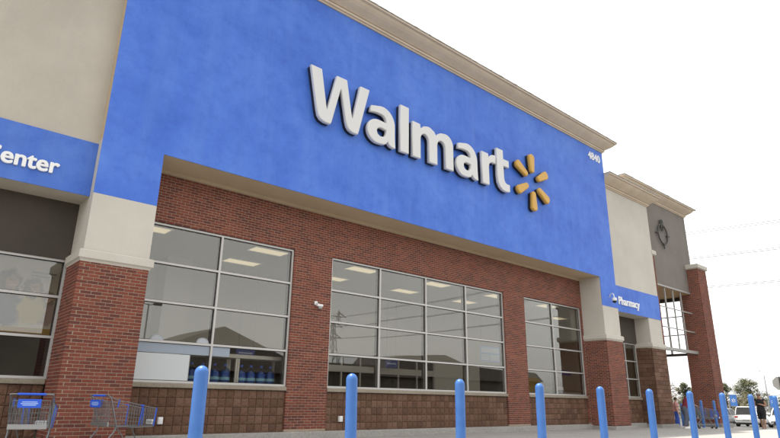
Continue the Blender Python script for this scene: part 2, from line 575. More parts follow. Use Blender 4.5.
def sill(x0, x1, parent):
    MB().cbox(x0, x1, YW - .02, YW + .28, 1.146, 1.246, .012).build('sill', M['precast'], parent)
for (a, b), s_ in zip(OPEN, (True, True, False)):
    sill(a, b, apron(a, b, s_))

# ---- windows
def window(x0, x1, z0, z1, xm, zm, y=YW + .10, name='window'):
    wd = tag(empty(name, (x0, y, z0)))
    wd.parent = store
    t = .051
    o = (x0, y, z0)
    fr = MB(); T = Matrix.Translation((-x0, -y, -z0))
    X = [x0] + xm + [x1]; Z = [z0] + zm + [z1]
    fr.box(x0, x0 + t, y - .05, y + .06, z0, z1, T); fr.box(x1 - t, x1, y - .05, y + .06, z0, z1, T)
    fr.box(x0 + t, x1 - t, y - .05, y + .06, z1 - t, z1, T); fr.box(x0 + t, x1 - t, y - .05, y + .06, z0, z0 + t, T)
    fr.build('frame', M['alu'], wd)
    for xx in xm:
        MB().box(xx - t / 2, xx + t / 2, y - .048, y + .058, z0 + t, z1 - t, T).build('mullion', M['alu'], wd)
    for zz in zm:
        for i in range(len(X) - 1):
            a = X[i] + (t if i == 0 else t / 2); b = X[i + 1] - (t if i == len(X) - 2 else t / 2)
            MB().box(a, b, y - .046, y + .056, zz - t / 2, zz + t / 2, T).build('transom', M['alu'], wd)
    ib = MB()
    for xx in X: ib.box(min(max(xx, x0 + .03), x1 - .03) - .026, min(max(xx, x0 + .03), x1 - .03) + .026, y + .062, y + .16, z0, z1, T)
    for zz in Z:
        for i in range(len(X) - 1): ib.box(X[i] + .057, X[i + 1] - .057, y + .062, y + .13, min(max(zz, z0 + .03), z1 - .03) - .022, min(max(zz, z0 + .03), z1 - .03) + .022, T)
    ib.build('inner_frame', M['dmetal'], wd)
    gs = MB()
    for i in range(len(X) - 1):
        for j in range(len(Z) - 1):
            a = X[i] + (t if i == 0 else t / 2); b = X[i + 1] - (t if i == len(X) - 2 else t / 2)
            c = Z[j] + (t if j == 0 else t / 2); d = Z[j + 1] - (t if j == len(Z) - 2 else t / 2)
            g = .014
            for q in ((a, a + g, c, d), (b - g, b, c, d), (a + g, b - g, c, c + g), (a + g, b - g, d - g, d)):
                gs.box(q[0], q[1], y - .004, y + .02, q[2], q[3], T)
            Tr = Matrix.Rotation(R(random.uniform(-.3, .3)), 4, 'Z') @ Matrix.Rotation(R(random.uniform(-.1, .1)), 4, 'X')
            pn = MB().box(-(b - a) / 2 + g, (b - a) / 2 - g, -.003, .003, -(d - c) / 2 + g, (d - c) / 2 - g, Tr)
            pn.build('pane', M['glass'], wd, loc=((a + b) / 2 - x0, .008, (c + d) / 2 - z0))
    gs.build('gasket', M['darkgap'], wd)
    return wd
ZM = [2.165, 3.07, 3.985]
window(4.3, 8.42, WS, WT, [6.28], ZM)
window(9.715, 17.725, WS, WT, [11.62, 13.63, 15.62], ZM)
window(19.02, 23.12, WS, WT, [20.98], ZM)

# ---- left wing: beige wall, blue band, dark wall, window
part('wing_wall', MB().box(-5.4, 2.862, .28, 1.6, 4.95, 10.6), M['beige'])
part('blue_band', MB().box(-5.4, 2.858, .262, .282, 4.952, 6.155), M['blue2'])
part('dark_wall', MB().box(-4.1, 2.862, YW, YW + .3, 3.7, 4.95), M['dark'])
window(-4.1, 2.84, 1.25, 3.7, [-1.8, .5], [2.08, 2.91])
ap = apron(-4.1, 2.82, False); sill(-4.1, 2.82, ap)
part('wing_pier', MB().box(-5.4, -4.1, .28, 1.3, G - .1, 4.95), M['pale'])
cornice('cornice', -5.4, 2.86, .28, 10.6, .9, .54, 1.62)

# ---- right wing
part('wing_wall', MB().box(24.558, 29.3, .28, 1.6, 4.95, 10.9), M['pale'])
part('blue_band', MB().box(24.562, 29.302, .262, .282, 4.952, 6.14), M['blue'])
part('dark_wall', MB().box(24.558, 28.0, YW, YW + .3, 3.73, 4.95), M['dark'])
window(24.62, 27.955, 1.25, 3.73, [25.7, 26.86], [2.08, 2.9])
ap = apron(24.61, 27.955, False); sill(24.61, 27.955, ap)
part('pier_stucco', MB().box(28.0, 29.3, .28, 1.6, 3.6, 4.949), M['pale'])
pc = MB().box(27.99, 29.41, .31, 1.3, .1, 3.56).build('block_pier', M['bmortar'], store)
rest = MB()
for fcn, w_, org, kind in (('f', 1.46, (27.97, .26, 0), 'front'), ('l', 1.0, (27.97, .26, 0), 'left')):
    z = .1; k = 0
    while z < 3.5:
        u = 0 if k % 2 == 0 else -.2
        while u < w_ - .03:
            a = max(u, 0 if kind == 'front' else .07); b = min(u + .394, w_)
            if b - a > .03:
                T = face_M((org[0] + (0 if kind == 'front' else random.uniform(-.006, .006)), org[1], 0), kind)
                mbq = MB().cbox(a, b, random.uniform(-.008, .006), .066, z, z + .186, .008)
                rest.add(mbq.v, mbq.f, T)
            u += .4
        z += .193; k += 1
tag(rest.build('blockwork', M['block'], pc), kind='stuff')
trim(28.0, 29.3, .28, 1.3, 3.585, pc)
MB().cbox(27.80, 29.56, .12, 1.3, -.06, .09, .012).build('plinth', M['concrete'], pc)
cornice('cornice', 24.562, 29.3, .28, 10.9, .50, .58, 1.62, left=False)

# ---- shell behind the front: roof, side and back walls, entrance lobby
part('roof', MB().box(-5.4, 29.3, 1.6, 42, 6.6, 6.8), M['coping'])
part('side_wall', MB().box(29.0, 29.3, 1.6, 42, -.2, 7.6), M['beige'])
part('side_wall', MB().box(-5.4, -5.1, 1.6, 42, -.2, 7.6), M['beige'])
part('back_wall', MB().box(-5.1, 29.0, 41.7, 42, -.2, 7.6), M['beige'])
tag(MB().box(-5.1, 29.0, 1.31, 41.7, -.2, -.03).build('shop_floor', M['floor']), kind='structure')
part('lobby_ceiling', MB().box(-5.1, 29.0, 1.31, 12.5, 5.25, 5.35), M['ceil'])
lw = MB()
YI = 6.4
lw.box(-5.1, 29.0, YI, YI + .2, 2.72, 5.25)
for a, b in ((-5.1, 2), (12.7, 13.2), (19.5, 22.6), (26.4, 29.0)):
    lw.box(a, b, YI, YI + .2, -.03, 2.72)
lw.box(6.6, 7.45, 5.6, YI - .002, -.03, 5.249)
lw.box(-5.1, -4.2, 1.32, YI, -.03, 5.25)
part('lobby_wall', lw, M['intwall'])
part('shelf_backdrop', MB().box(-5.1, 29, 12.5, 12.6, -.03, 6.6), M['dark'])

# ceiling lights in the lobby, a 12 ft grid
lens = MB().box(-.57, .57, -.27, .27, -.012, .0).mesh('lens', M['tube'])
fram = MB()
for q in ((-.61, .61, -.31, -.271), (-.61, .61, .271, .31), (-.61, -.571, -.27, .27), (.571, .61, -.27, .27)):
    fram.box(q[0], q[1], q[2], q[3], -.03, -.001)
fram = fram.mesh('light_frame', M['white'])
nxt = ['first', 'second', 'third', 'fourth', 'fifth', 'sixth', 'seventh', 'eighth']
for j, yy in enumerate((2.75, 4.65)):
    for i in range(8):
        xx = 1.25 + 3.66 * i + (.1 if j else 0)
        t = empty('ceiling_light', (xx, yy, 5.249))
        link('lens', lens, t); link('light_frame', fram, t)
        tag(t, 'recessed ceiling light behind the windows, %s from the left in the %s row' % (nxt[i], 'front' if j == 0 else 'back'), 'ceiling light', 'ceiling lights of the entrance lobby')

# ================================================================== letters
def outline_mesh(name, loops, depth, mat_, bev=0.0, shrink=0.0):
    """flat outline(s) in (x, z) filled and given depth; front at y = 0, back at y = depth"""
    cu = bpy.data.curves.new(name, 'CURVE'); cu.dimensions = '2D'; cu.fill_mode = 'BOTH'
    cu.extrude = depth / 2 - bev; cu.bevel_depth = bev; cu.bevel_resolution = 1; cu.offset = -bev - shrink
    for lp in loops:
        s_ = cu.splines.new('POLY'); s_.points.add(len(lp) - 1)
        for p, (x, z) in zip(s_.points, lp): p.co = (x, z, 0, 1)
        s_.use_cyclic_u = True
    return curve_to_mesh(cu, name, mat_, depth)
def curve_to_mesh(cu, name, mat_, depth):
    ob = bpy.data.objects.new('tmp', cu); col.objects.link(ob)
    dg = bpy.context.evaluated_depsgraph_get(); dg.update()
    me = bpy.data.meshes.new_from_object(ob.evaluated_get(dg))
    bpy.data.objects.remove(ob); bpy.data.curves.remove(cu)
    me.name = name
    for v in me.vertices:
        x, y, z = v.co
        v.co = (x, depth / 2 - z, y)
    me.update()
    me.materials.clear(); me.materials.append(mat_)
    return me
def arc(cx, cz, rx, rz, a0, a1, n=10):
    return [(cx + rx * math.cos(R(a0 + (a1 - a0) * i / n)), cz + rz * math.sin(R(a0 + (a1 - a0) * i / n))) for i in range(n + 1)]
def smooth(pts, it=2):
    for _ in range(it):
        q = []
        for i, a in enumerate(pts):
            b = pts[(i + 1) % len(pts)]
            q += [(a[0] * .75 + b[0] * .25, a[1] * .75 + b[1] * .25), (a[0] * .25 + b[0] * .75, a[1] * .25 + b[1] * .75)]
        pts = q
    return pts
LB = 8.42
def let_a(dx):
    o = []
    o += [(10.0, 9.36), (10.05, 9.585)]
    o += arc(10.5, 9.14, .52, .545, 108, 0, 12)[1:]
    o += [(11.025, 8.8), (11.04, 8.52), (11.05, 8.43), (10.99, 8.41), (10.86, 8.435), (10.775, 8.49), (10.735, 8.56)]
    o += [(10.66, 8.46), (10.54, 8.41), (10.38, 8.395)]
    o += arc(10.32, 8.79, .41, .395, 265, 90, 14)
    o += [(10.45, 9.185), (10.66, 9.165)]
    o += arc(10.46, 9.19, .205, .215, 0, 95, 8)
    o += [(10.3, 9.41), (10.15, 9.39)]
    h = [(10.66, 8.93)] + [(10.5, 8.945)] + arc(10.45, 8.8, .165, .145, 90, 270, 8) + [(10.55, 8.67), (10.63, 8.74), (10.66, 8.82)]
    return [[(x + dx, z) for x, z in o], [(x + dx, z) for x, z in h]]
LET = [
    ('W', [[(7.81, 10.05), (8.18, 10.05), (8.40, 8.90), (8.425, 8.83), (8.45, 8.90), (8.72, 10.05), (9.09, 10.05), (9.315, 8.92), (9.34, 8.86), (9.365, 8.92), (9.60, 10.05), (9.96, 10.05),
            (9.585, 8.5), (9.55, 8.42), (9.36, 8.42), (9.23, 8.47), (9.15, 8.57), (9.10, 8.72), (8.905, 9.62), (8.885, 9.67), (8.865, 9.62),
            (8.60, 8.5), (8.565, 8.42), (8.36, 8.42), (8.22, 8.47), (8.13, 8.57), (8.08, 8.75)]]),
    ('a', let_a(0)),
    ('l', [[(11.25, 8.42), (11.62, 8.42), (11.62, 10.05), (11.25, 10.05)]]),
    ('m', [[(11.79, 8.42), (12.15, 8.42), (12.15, 9.1)] + arc(12.345, 9.13, .195, .225, 180, 0, 8) + [(12.54, 8.42), (12.93, 8.42), (12.93, 9.1)] + arc(13.13, 9.13, .2, .225, 180, 0, 8)
           + [(13.33, 8.42), (13.72, 8.42)] + arc(13.35, 9.29, .37, .39, 0, 100, 9) + [(13.1, 9.64), (12.96, 9.56), (12.87, 9.46), (12.80, 9.58)] + arc(12.52, 9.4, .3, .28, 55, 105, 5) + [(12.3, 9.63), (12.19, 9.52), (12.155, 9.5), (12.125, 9.655), (11.79, 9.655)]]),
    ('a', let_a(3.96)),
    ('r', [[(15.25, 8.42), (15.63, 8.42), (15.63, 9.12)] + [(15.655, 9.24), (15.74, 9.33), (15.86, 9.365), (15.99, 9.355), (16.03, 9.36), (16.04, 9.68), (15.97, 9.69), (15.83, 9.665), (15.72, 9.6), (15.635, 9.48), (15.61, 9.655), (15.25, 9.655)]]),
    ('t', [[(16.12, 10.05), (16.50, 10.05), (16.50, 9.70), (16.83, 9.70), (16.83, 9.42), (16.50, 9.42), (16.50, 8.98), (16.515, 8.86), (16.56, 8.77), (16.65, 8.725), (16.83, 8.725), (16.83, 8.45), (16.70, 8.41), (16.55, 8.405), (16.38, 8.44), (16.24, 8.54), (16.15, 8.70), (16.12, 8.95)]]),
]
sign = tag(empty('store_sign', (7.81, 0, LB)), 'large raised white letters of the shop name across the blue panel', 'sign')
def letter(parent, name, loops, org, yf, d1, d2, m1, m2, bev, names=('letter', 'letter_return')):
    lp = [[(x - org[0], z - org[2]) for x, z in l_] for l_ in loops]
    a = link(names[0], outline_mesh(names[0], lp, d1, m1, bev), parent, (0, yf - org[1], 0))
    b = link(names[1], outline_mesh(names[1], lp, d2, m2, 0, .012), a, (0, d1, 0))
    return a
for ch, loops in LET:
    letter(sign, ch, loops, (7.81, 0, LB), -.235, .125, .11, M['signwhite'], M['black'], .022)
spark = tag(empty('star_emblem', (18.385, 0, 9.27)), 'six gold petals in a star beside the white letters', 'sign')
for k in range(6):
    t = R(30 + 60 * k); c, s_ = math.cos(t), math.sin(t)
    pt = arc(0, 0, .10, .125, 270, 90, 6) 
    prof = [(.40 + x + .1, z) for x, z in arc(0, 0, .11, .125, 270, 90, 6)] + [(1.06 + x, z) for x, z in arc(0, 0, .145, .18, 90, -90, 8)]
    lp = [(18.385 + c * x - s_ * z, 9.27 + s_ * x + c * z) for x, z in prof]
    letter(spark, 'petal', [lp], (18.385, 0, 9.27), -.24, .15, .09, M['gold'], M['black'], .045, ('petal', 'petal_return'))

def text_sign(name, label, s_, x0, z0, width, y, depth, bold, m_, cat='sign', skip=0):
    """separate raised letters, fitted to a width"""
    def dims(t):
        cu = bpy.data.curves.new('t', 'FONT'); cu.body = t; cu.size = 1
        ob = bpy.data.objects.new('tmp', cu); col.objects.link(ob)
        dg = bpy.context.evaluated_depsgraph_get(); dg.update()
        me = bpy.data.meshes.new_from_object(ob.evaluated_get(dg))
        xs_ = [v.co.x for v in me.vertices]
        bpy.data.objects.remove(ob); bpy.data.curves.remove(cu); bpy.data.meshes.remove(me)
        return min(xs_), max(xs_)
    a, b = dims(s_); k = width / (b - a)
    root = tag(empty(name, (x0, y, z0)), label, cat)
    for i, ch in enumerate(s_):
        xm = dims(s_[:i + 1])[1] - dims(ch)[1] - a
        lm_ = MB()
        for q, (ox, oz) in enumerate(((0, 0), (bold, 0), (-bold, 0), (0, bold * .7), (0, -bold * .7), (bold * .7, bold * .6), (-bold * .7, bold * .6), (bold * .7, -bold * .6), (-bold * .7, -bold * .6))):
            cu = bpy.data.curves.new('t', 'FONT'); cu.body = ch; cu.size = k
            cu.extrude = depth / 2 - q * .0004; cu.fill_mode = 'BOTH'
            me = curve_to_mesh(cu, 'letter', m_, depth)
            lm_.add([tuple(v.co) for v in me.vertices], [tuple(p.vertices) for p in me.polygons], Matrix.Translation((ox, 0, oz)))
            bpy.data.meshes.remove(me)
        me = bpy.data.meshes.new('letter'); me.from_pydata(lm_.v, [], lm_.f); me.materials.append(m_)
        link('letter' if not ch.isdigit() else 'digit', me, root, (xm * k, -depth, 0))
    return root
text_sign('band_sign', 'white raised letters reading Center on the blue band at the left', 'Center', .86, 5.265, 1.33, .262, .045, .014, M['offwhite'])
text_sign('band_sign', 'white raised letters reading Pharmacy on the blue band at the right', 'Pharmacy', 25.16, 5.28, 1.95, .262, .045, .012, M['offwhite'])
text_sign('house_number', 'white number 4840 at the top right of the blue panel', '4840', 23.24, 11.83, 1.02, 0, .03, .012, M['offwhite'], 'number')

# ================================================================== corner gateway
gate = tag(empty('corner_gateway', (31.8, .6, -.2)), 'open corner gateway with grey upper wall between two brick towers', 'gateway')
gate.location = (0, 0, 0)
def gpart(name, mb_, mat_, smooth=False): return mb_.build(name, mat_, gate, smooth)
gpart('upper_wall', MB().box(29.31, 34.88, .6, 6.4, 6.95, 11.58).box(27.4, 29.309, 1.61, 6.4, 6.95, 11.58).box(27.4, 29.309, .6, 1.609, 11.0, 11.58), M['grey'])
gpart('wall_lip', MB().box(29.63, 34.13, .555, .598, 6.90, 6.98), M['trell'])
gpart('wall_lip', MB().box(29.63, 34.13, .575, .598, 6.98, 7.06), M['grey'])
gpart('ceiling', MB().box(29.63, 34.70, .61, 6.38, 6.90, 6.948), M['tanwood'])
gpart('side_beam', MB().box(34.66, 34.84, 1.21, 5.2, 6.70, 6.898), M['dmetal'])
cornice('cornice', 27.4, 34.88, .6, 11.58, .50, .49, 6.42, gate)
def tower(x0, x1, y0, y1, zt, name='brick_tower'):
    core = MB().box(x0 + .006, x1 - .006, y0 + .006, y1, -.3, zt).build(name, M['mortar'], gate)
    rest = MB(); z = -.1; k = 0; D = .095
    while z + BH <= zt:
        odd = k % 2
        u = 0 if not odd else D + JT
        while u < x1 - x0 - .025:
            b = min(u + BW, x1 - x0)
            if b - u > .03: brick_shape(rest, x0 + u, x0 + b, y0 + random.uniform(-.002, .002), y0 + .085, z, z + BH)
            u += BW + JT
        u = 0 if odd else D + JT
        while u < y1 - y0 - .02:
            b = min(u + BW, y1 - y0)
            if b - u > .03: brick_shape(rest, u, b, 0, .085, z, z + BH, face_M((x0, y0, 0), 'left'))
            u += BW + JT
        z += BH + JT; k += 1
    tag(rest.build('brickwork', M['brick'], core), kind='stuff')
    c = MB(); p = .09
    c.loft([[(x0 - o_, y1 + .05, zz), (x0 - o_, y0 - o_, zz), (x1 + o_, y0 - o_, zz), (x1 + o_, y1 + .05, zz)] for o_, zz in ((.015, zt - .05), (p, zt), (p, zt + .19), (p - .03, zt + .22), (0, zt + .24))])
    c.build('tower_cap', M['pale'], core)
    return core
tw = tower(34.14, 35.3, 0, 1.2, 8.36)
MB().cbox(33.98, 35.46, -.16, 1.32, -.35, .06, .015).build('plinth', M['concrete'], tw)
tower(29.31, 29.62, .34, 1.2, 8.36)
tower(34.14, 35.3, 5.2, 6.4, 8.36)
# trellis: a light front grid and one round the corner, each bar its own piece
for x in (30.05, 31.03, 32.0, 32.98): gpart('trellis_bar', MB().box(x - .03, x + .03, .62, .68, 3.762, 6.90), M['trell'])
for z in (4.78, 5.82): gpart('trellis_bar', MB().box(29.63, 34.13, .59, .618, z - .03, z + .03), M['trell'])
for y in (2.25, 3.3, 4.3): gpart('trellis_bar', MB().box(34.72, 34.78, y - .05, y + .05, 3.742, 6.70), M['trell'])
for z in (4.78, 5.82): gpart('trellis_bar', MB().box(34.785, 34.815, 1.21, 5.19, z - .03, z + .03), M['trell'])
gpart('trellis_beam', MB().cbox(29.63, 34.135, .56, .72, 3.60, 3.76, .01), M['trell'])
gpart('trellis_beam', MB().cbox(34.67, 34.83, 1.21, 5.19, 3.60, 3.74, .01), M['dmetal'])
# wrought iron compass on the grey wall
cp = tag(empty('compass_ornament', (31.45, .6, 9.88)), 'dark iron ring with four spikes on the grey upper wall', 'ornament')
def torus(mb, r_, t, n=28, k=6):
    vs = []; fs = []
    for i in range(n):
        a = 2 * math.pi * i / n
        for j in range(k):
            b = 2 * math.pi * j / k
            q = r_ + t * math.cos(b)
            vs.append((q * math.cos(a), t * math.sin(b), q * math.sin(a)))
    for i in range(n):
        for j in range(k):
            fs.append((i * k + j, ((i + 1) % n) * k + j, ((i + 1) % n) * k + (j + 1) % k, i * k + (j + 1) % k))
    return mb.add(vs, fs)
iron = mat('wrought_iron', (.085, .08, .07), .7, .3)
o = torus(MB(), .56, .04).build('ring', iron, cp, True); o.location.y = -.09
for a in range(4):
    t = R(90 * a)
    q = MB().prism([(.5, .055), (.82, .02), (.84, 0), (.82, -.02), (.5, -.055)], -.115, -.065, Matrix.Rotation(t, 4, 'Y'))
    q.build('spike', iron, cp)
o = torus(MB(), .15, .035, 16).build('loop', iron, cp, True); o.location = (0, -.09, .68)
o = torus(MB(), .13, .04, 16).build('loop', iron, cp, True); o.location = (.02, -.09, .36)
for x, z in ((.56, 0), (-.56, 0), (0, .56), (0, -.56)):
    MB().box(x - .02, x + .02, -.08, 0, z - .02, z + .02).build('standoff', iron, cp)

# ================================================================== small fittings on the walls
dc = tag(empty('dome_camera', (23.91, 0, 5.44)), 'white dome security camera on a gooseneck beside the Pharmacy letters', 'camera')
MB().tube([(0, 0, 0), (-.02, -.05, .06), (-.06, -.12, .10), (-.11, -.2, .095), (-.15, -.27, .04), (-.17, -.3, -.05), (-.17, -.3, -.12)], .022, 8).build('arm', M['offwhite'], dc, True)
MB().lathe([(.04, -.02), (.085, -.03), (.10, -.06), (.10, -.15), (.094, -.16)], 18, Matrix.Translation((-.17, -.3, -.09))).build('housing', M['offwhite'], dc, True)
MB().lathe([(.02, -.252), (.055, -.24), (.08, -.21), (.09, -.162)][:], 18, Matrix.Translation((-.17, -.3, -.09))).build('dome', M['black'], dc, True)
MB().lathe([(.06, -.02), (.06, 0)], 14, Matrix.Rotation(R(90), 4, 'X')).build('wall_plate', M['offwhite'], dc)
sc_ = tag(empty('security_camera', (9.2, 1.0, 3.52)), 'small white camera on the brick between the two big windows', 'camera')
MB().cbox(-.05, .05, -.03, 0, -.05, .06, .008).build('wall_plate', M['offwhite'], sc_)
MB().tube([(0, -.03, 0), (.02, -.10, -.02), (.03, -.13, -.05)], .014, 6).build('arm', M['offwhite'], sc_)
MB().cbox(-.035, .15, -.17, -.09, -.10, -.03, .012).build('housing', M['offwhite'], sc_)
MB().cbox(.0, .12, -.165, -.095, -.16, -.102, .01).build('lamp_box', M['metal'], sc_)
for x, nm, lb in ((10.22, 'outlet_box', 'small white outlet box on the brown blocks under the middle window'), (5.22, 'outlet_box', 'small white outlet box on the brown blocks beside the shopping cart')):
    ob = tag(empty(nm, (x, YW + .04, .44)), lb, 'outlet')
    MB().cbox(-.055, .055, -.07, .012, -.075, .075, .008).build('cover', M['offwhite'], ob)
    MB().cbox(-.035, .035, -.082, -.071, -.05, .05, .004).build('flap', M['white'], ob)

# ================================================================== bollards
prof = [(.075, 0), (.075, .012), (.0615, .02), (.061, .3), (.0605, 1.165)]
prof += [(.0605 * math.cos(R(a)), 1.165 + .065 * math.sin(R(a))) for a in (15, 32, 50, 66, 80, 88)]
bm_sleeve = MB().lathe(prof, 28).mesh('bollard', M['bollard'], True)
bm_ring = MB().lathe([(.10, -.001), (.10, .006), (.078, .013)], 24).mesh('base_ring', M['concrete'], True)
order = ['nearest', 'second', 'third', 'fourth', 'fifth', 'sixth', 'seventh', 'eighth', 'ninth', 'tenth', 'eleventh']
def bollard(x, y, lb, grp, z=G):
    t = empty('bollard', (x, y, z)); t.rotation_euler = (R(random.uniform(-.5, .5)), R(random.uniform(-.5, .5)), random.uniform(0, 6))
    link('sleeve', bm_sleeve, t); link('base_ring', bm_ring, t)
    tag(t, lb, 'bollard', grp)
for i in range(11):
    bollard(2.255 + 1.677 * i, -7.56, 'blue round-topped bollard, %s from the left in the near row' % (order[i] if i else 'first'), 'near row of blue bollards')
bollard(30.1, -.75, 'blue bollard in front of the gateway tower, left of the pair', 'blue bollards by the gateway', G)
bollard(31.0, -1.0, 'blue bollard in front of the gateway tower, right of the pair', 'blue bollards by the gateway', G)
bollard(33.0, 1.4, 'blue bollard inside the gateway behind the woman in pink', 'blue bollards by the gateway', -.19)

# ================================================================== shopping carts
def make_cart():
    r = empty('shopping_cart')
    # local: x towards the nose, handle end at x = 0
    def rect(x):      # basket section at length x: half width, bottom, top
        t = x / .98
        return .275 - .075 * t, .50 - .02 * t, .93 - .15 * t
    wr = MB()
    def wire(a, b, q=.0032): wr.tube([a, b], q, 4, False)
    n = 17
    for i in range(n + 1):                     # hoops: sides and floor
        x = .06 + .90 * i / n; hw, zb, zt = rect(x)
        wire((x, -hw, zt), (x, -hw + .03, zb)); wire((x, hw, zt), (x, hw - .03, zb)); wire((x, -hw + .03, zb), (x, hw - .03, zb))
    for k in range(1, 5):                      # runs along the sides
        f = k / 5
        for s_ in (-1, 1):
            a = rect(.04); b = rect(.96)
            wire((.04, s_ * (a[0] - .03 * (1 - f)), a[1] + (a[2] - a[1]) * f), (.96, s_ * (b[0] - .03 * (1 - f)), b[1] + (b[2] - b[1]) * f))
    for k in range(7):
        f = -1 + 2 * k / 6
        a = rect(.04); b = rect(.96)
        wire((.04, f * (a[0] - .03), a[1]), (.96, f * (b[0] - .03), b[1]))
    hw, zb, zt = rect(.96)
    for k in range(9):
        f = -1 + 2 * k / 8
        wire((.96, f * (hw - .02), zb), (.97, f * hw, zt))
    for k in range(1, 4):
        z = zb + (zt - zb) * k / 4
        wire((.965, -hw, z), (.965, hw, z))
    hw, zb, zt = rect(.04)
    for k in range(15):                        # rear gate
        f = -1 + 2 * k / 14
        wire((.05, f * (hw - .02), zb + .02), (.03, f * (hw - .02), zt - .02))
    for k in range(1, 4):
        z = zb + (zt - zb) * k / 4
        wire((.045, -hw, z), (.045, hw, z))
    wr.build('basket', M['chrome'], r)
    fr = MB()
    top = []
    for s_ in (-1, 1):
        a = rect(.0); b = rect(.98)
        fr.tube([(-.02, s_ * .285, .985), (.03, s_ * .285, .96), (.10, s_ * a[0], .93), (.98, s_ * b[0], b[2])], .008, 6)
        fr.tube([(-.03, s_ * .285, .99), (.02, s_ * .285, .95), (.14, s_ * .28, .62), (.19, s_ * .275, .50), (.18, s_ * .27, .42), (.05, s_ * .265, .26), (.0, s_ * .262, .15)], .0125, 8)
        fr.tube([(.0, s_ * .262, .15), (.45, s_ * .22, .16), (.86, s_ * .17, .165)], .0125, 8)
        fr.tube([(.19, s_ * .275, .49), (.6, s_ * .23, .465), (.95, s_ * .19, .47)], .009, 6)
        fr.tube([(.5, s_ * .235, .47), (.62, s_ * .2, .30), (.66, s_ * .19, .165)], .010, 6)
    fr.tube([(.98, -.2, .78), (.98, .2, .78)], .008, 6)
    fr.tube([(.97, -.19, .475), (.97, .19, .475)], .008, 6)
    fr.tube([(.86, -.17, .165), (.86, .17, .165)], .011, 6)
    fr.tube([(.02, -.26, .155), (.02, .26, .155)], .011, 6)
    for k in range(9):
        f = -1 + 2 * k / 8
        fr.tube([(.02, f * .24, .158), (.86, f * .16, .168)], .0035, 4)
    fr.build('frame', M['chrome'], r, True)
    MB().box(.03, .055, -.26, .26, .49, .56).build('rear_plate', M['metal'], r)
    MB().tube([(-.03, -.285, .99), (-.03, -.19, .992)], .0125, 8).tube([(-.03, .19, .992), (-.03, .285, .99)], .0125, 8).build('handle_end', M['chrome'], r)
    MB().tube([(-.03, -.188, .992), (-.03, .188, .992)], .0175, 10).build('handle', M['bluep'], r, True)
    st = MB()                                     # child seat: folding flap and its wires
    for k in range(9):
        f = -1 + 2 * k / 8
        st.tube([(.06, f * .24, .90), (.15, f * .235, .62)], .003, 4)
    st.tube([(.06, -.25, .90), (.06, .25, .90)], .005, 5)
    st.build('seat_flap', M['chrome'], r)
    MB().cbox(-.002, .006, -.155, .155, .80, .925, .003, Matrix.Rotation(R(-6), 4, 'Y')).build('sign_plate', M['bluep'], r)
    pl = MB()
    for k, (wd, z) in enumerate(((.10, .885), (.115, .862), (.09, .84))): pl.box(-.0035, -.002, -wd, wd, z - .006, z + .006, Matrix.Rotation(R(-6), 4, 'Y'))
    pl.build('plate_print', mat('plate_print', (.35, .5, .85), .5), r)
    for s_ in (-1, 1):
        hw, zb, zt = rect(.97)
        MB().tube([(.985, s_ * hw, zt + .012), (.975, s_ * (hw - .025), zb - .005)], .0135, 8).build('corner_guard', M['bluep'], r)
        hw, zb, zt = rect(.66)
        MB().tube([(.62, s_ * (hw + .004), zt + .01), (.70, s_ * (hw + .003), zt + .006)], .010, 6).tube([(.68, s_ * (hw + .002), zt), (.66, s_ * (hw - .022), zb)], .009, 6).build('side_guard', M['bluep'], r)
        MB().tube([(.19, s_ * .268, .93), (.175, s_ * .262, .80)], .010, 6).build('seat_strap', M['bluep'], r)
    MB().cbox(.985, 1.045, -.085, .085, .50, .585, .012).build('bumper', M['offwhite'], r)
    for x, s_ in ((.03, -1), (.03, 1), (.82, -1), (.82, 1)):
        y = s_ * (.262 if x < .5 else .165)
        wv = MB().lathe([(.02, -.013), (.06, -.013), (.0625, -.006), (.0625, .006), (.06, .013), (.02, .013)], 16, Matrix.Translation((x + (.03 if x > .5 else 0), y, .0625)) @ Matrix.Rotation(R(90), 4, 'X')).build('wheel', M['rubber'], r, True)
        fk = MB()
        for q in (-.018, .018): fk.box(x - .014, x + .03, y + q - .002, y + q + .002, .05, .15)
        fk.box(x - .014, x + .03, y - .02, y + .02, .148, .158)
        fk.build('caster_fork', M['chrome'], r)
    return r
cart = make_cart()
cart.location = (2.03, -2.15, G); cart.rotation_euler.z = R(68)
tag(cart, 'shopping cart seen from behind, at the far left beside the brick pier', 'shopping cart', 'shopping carts')
c2 = copy_tree(cart); c2.location = (3.24, -1.35, G); c2.rotation_euler.z = R(14)
tag(c2, 'shopping cart seen from the side, in front of the left brick pier', 'shopping cart', 'shopping carts')
c3 = copy_tree(cart); c3.location = (28.56, -.99, G); c3.rotation_euler.z = R(-40)
tag(c3, 'shopping cart pushed by the person in the dark red shirt', 'shopping cart', 'shopping carts')

for i, (x, y) in enumerate(((33.05, 1.0), (33.18, .74))):
    c4 = copy_tree(cart); c4.location = (x, y, -.19); c4.rotation_euler.z = R(-63)
    tag(c4, 'shopping cart left against the gateway tower, %s of the two nested' % ('rear one' if i == 0 else 'front one'), 'shopping cart', 'shopping carts')

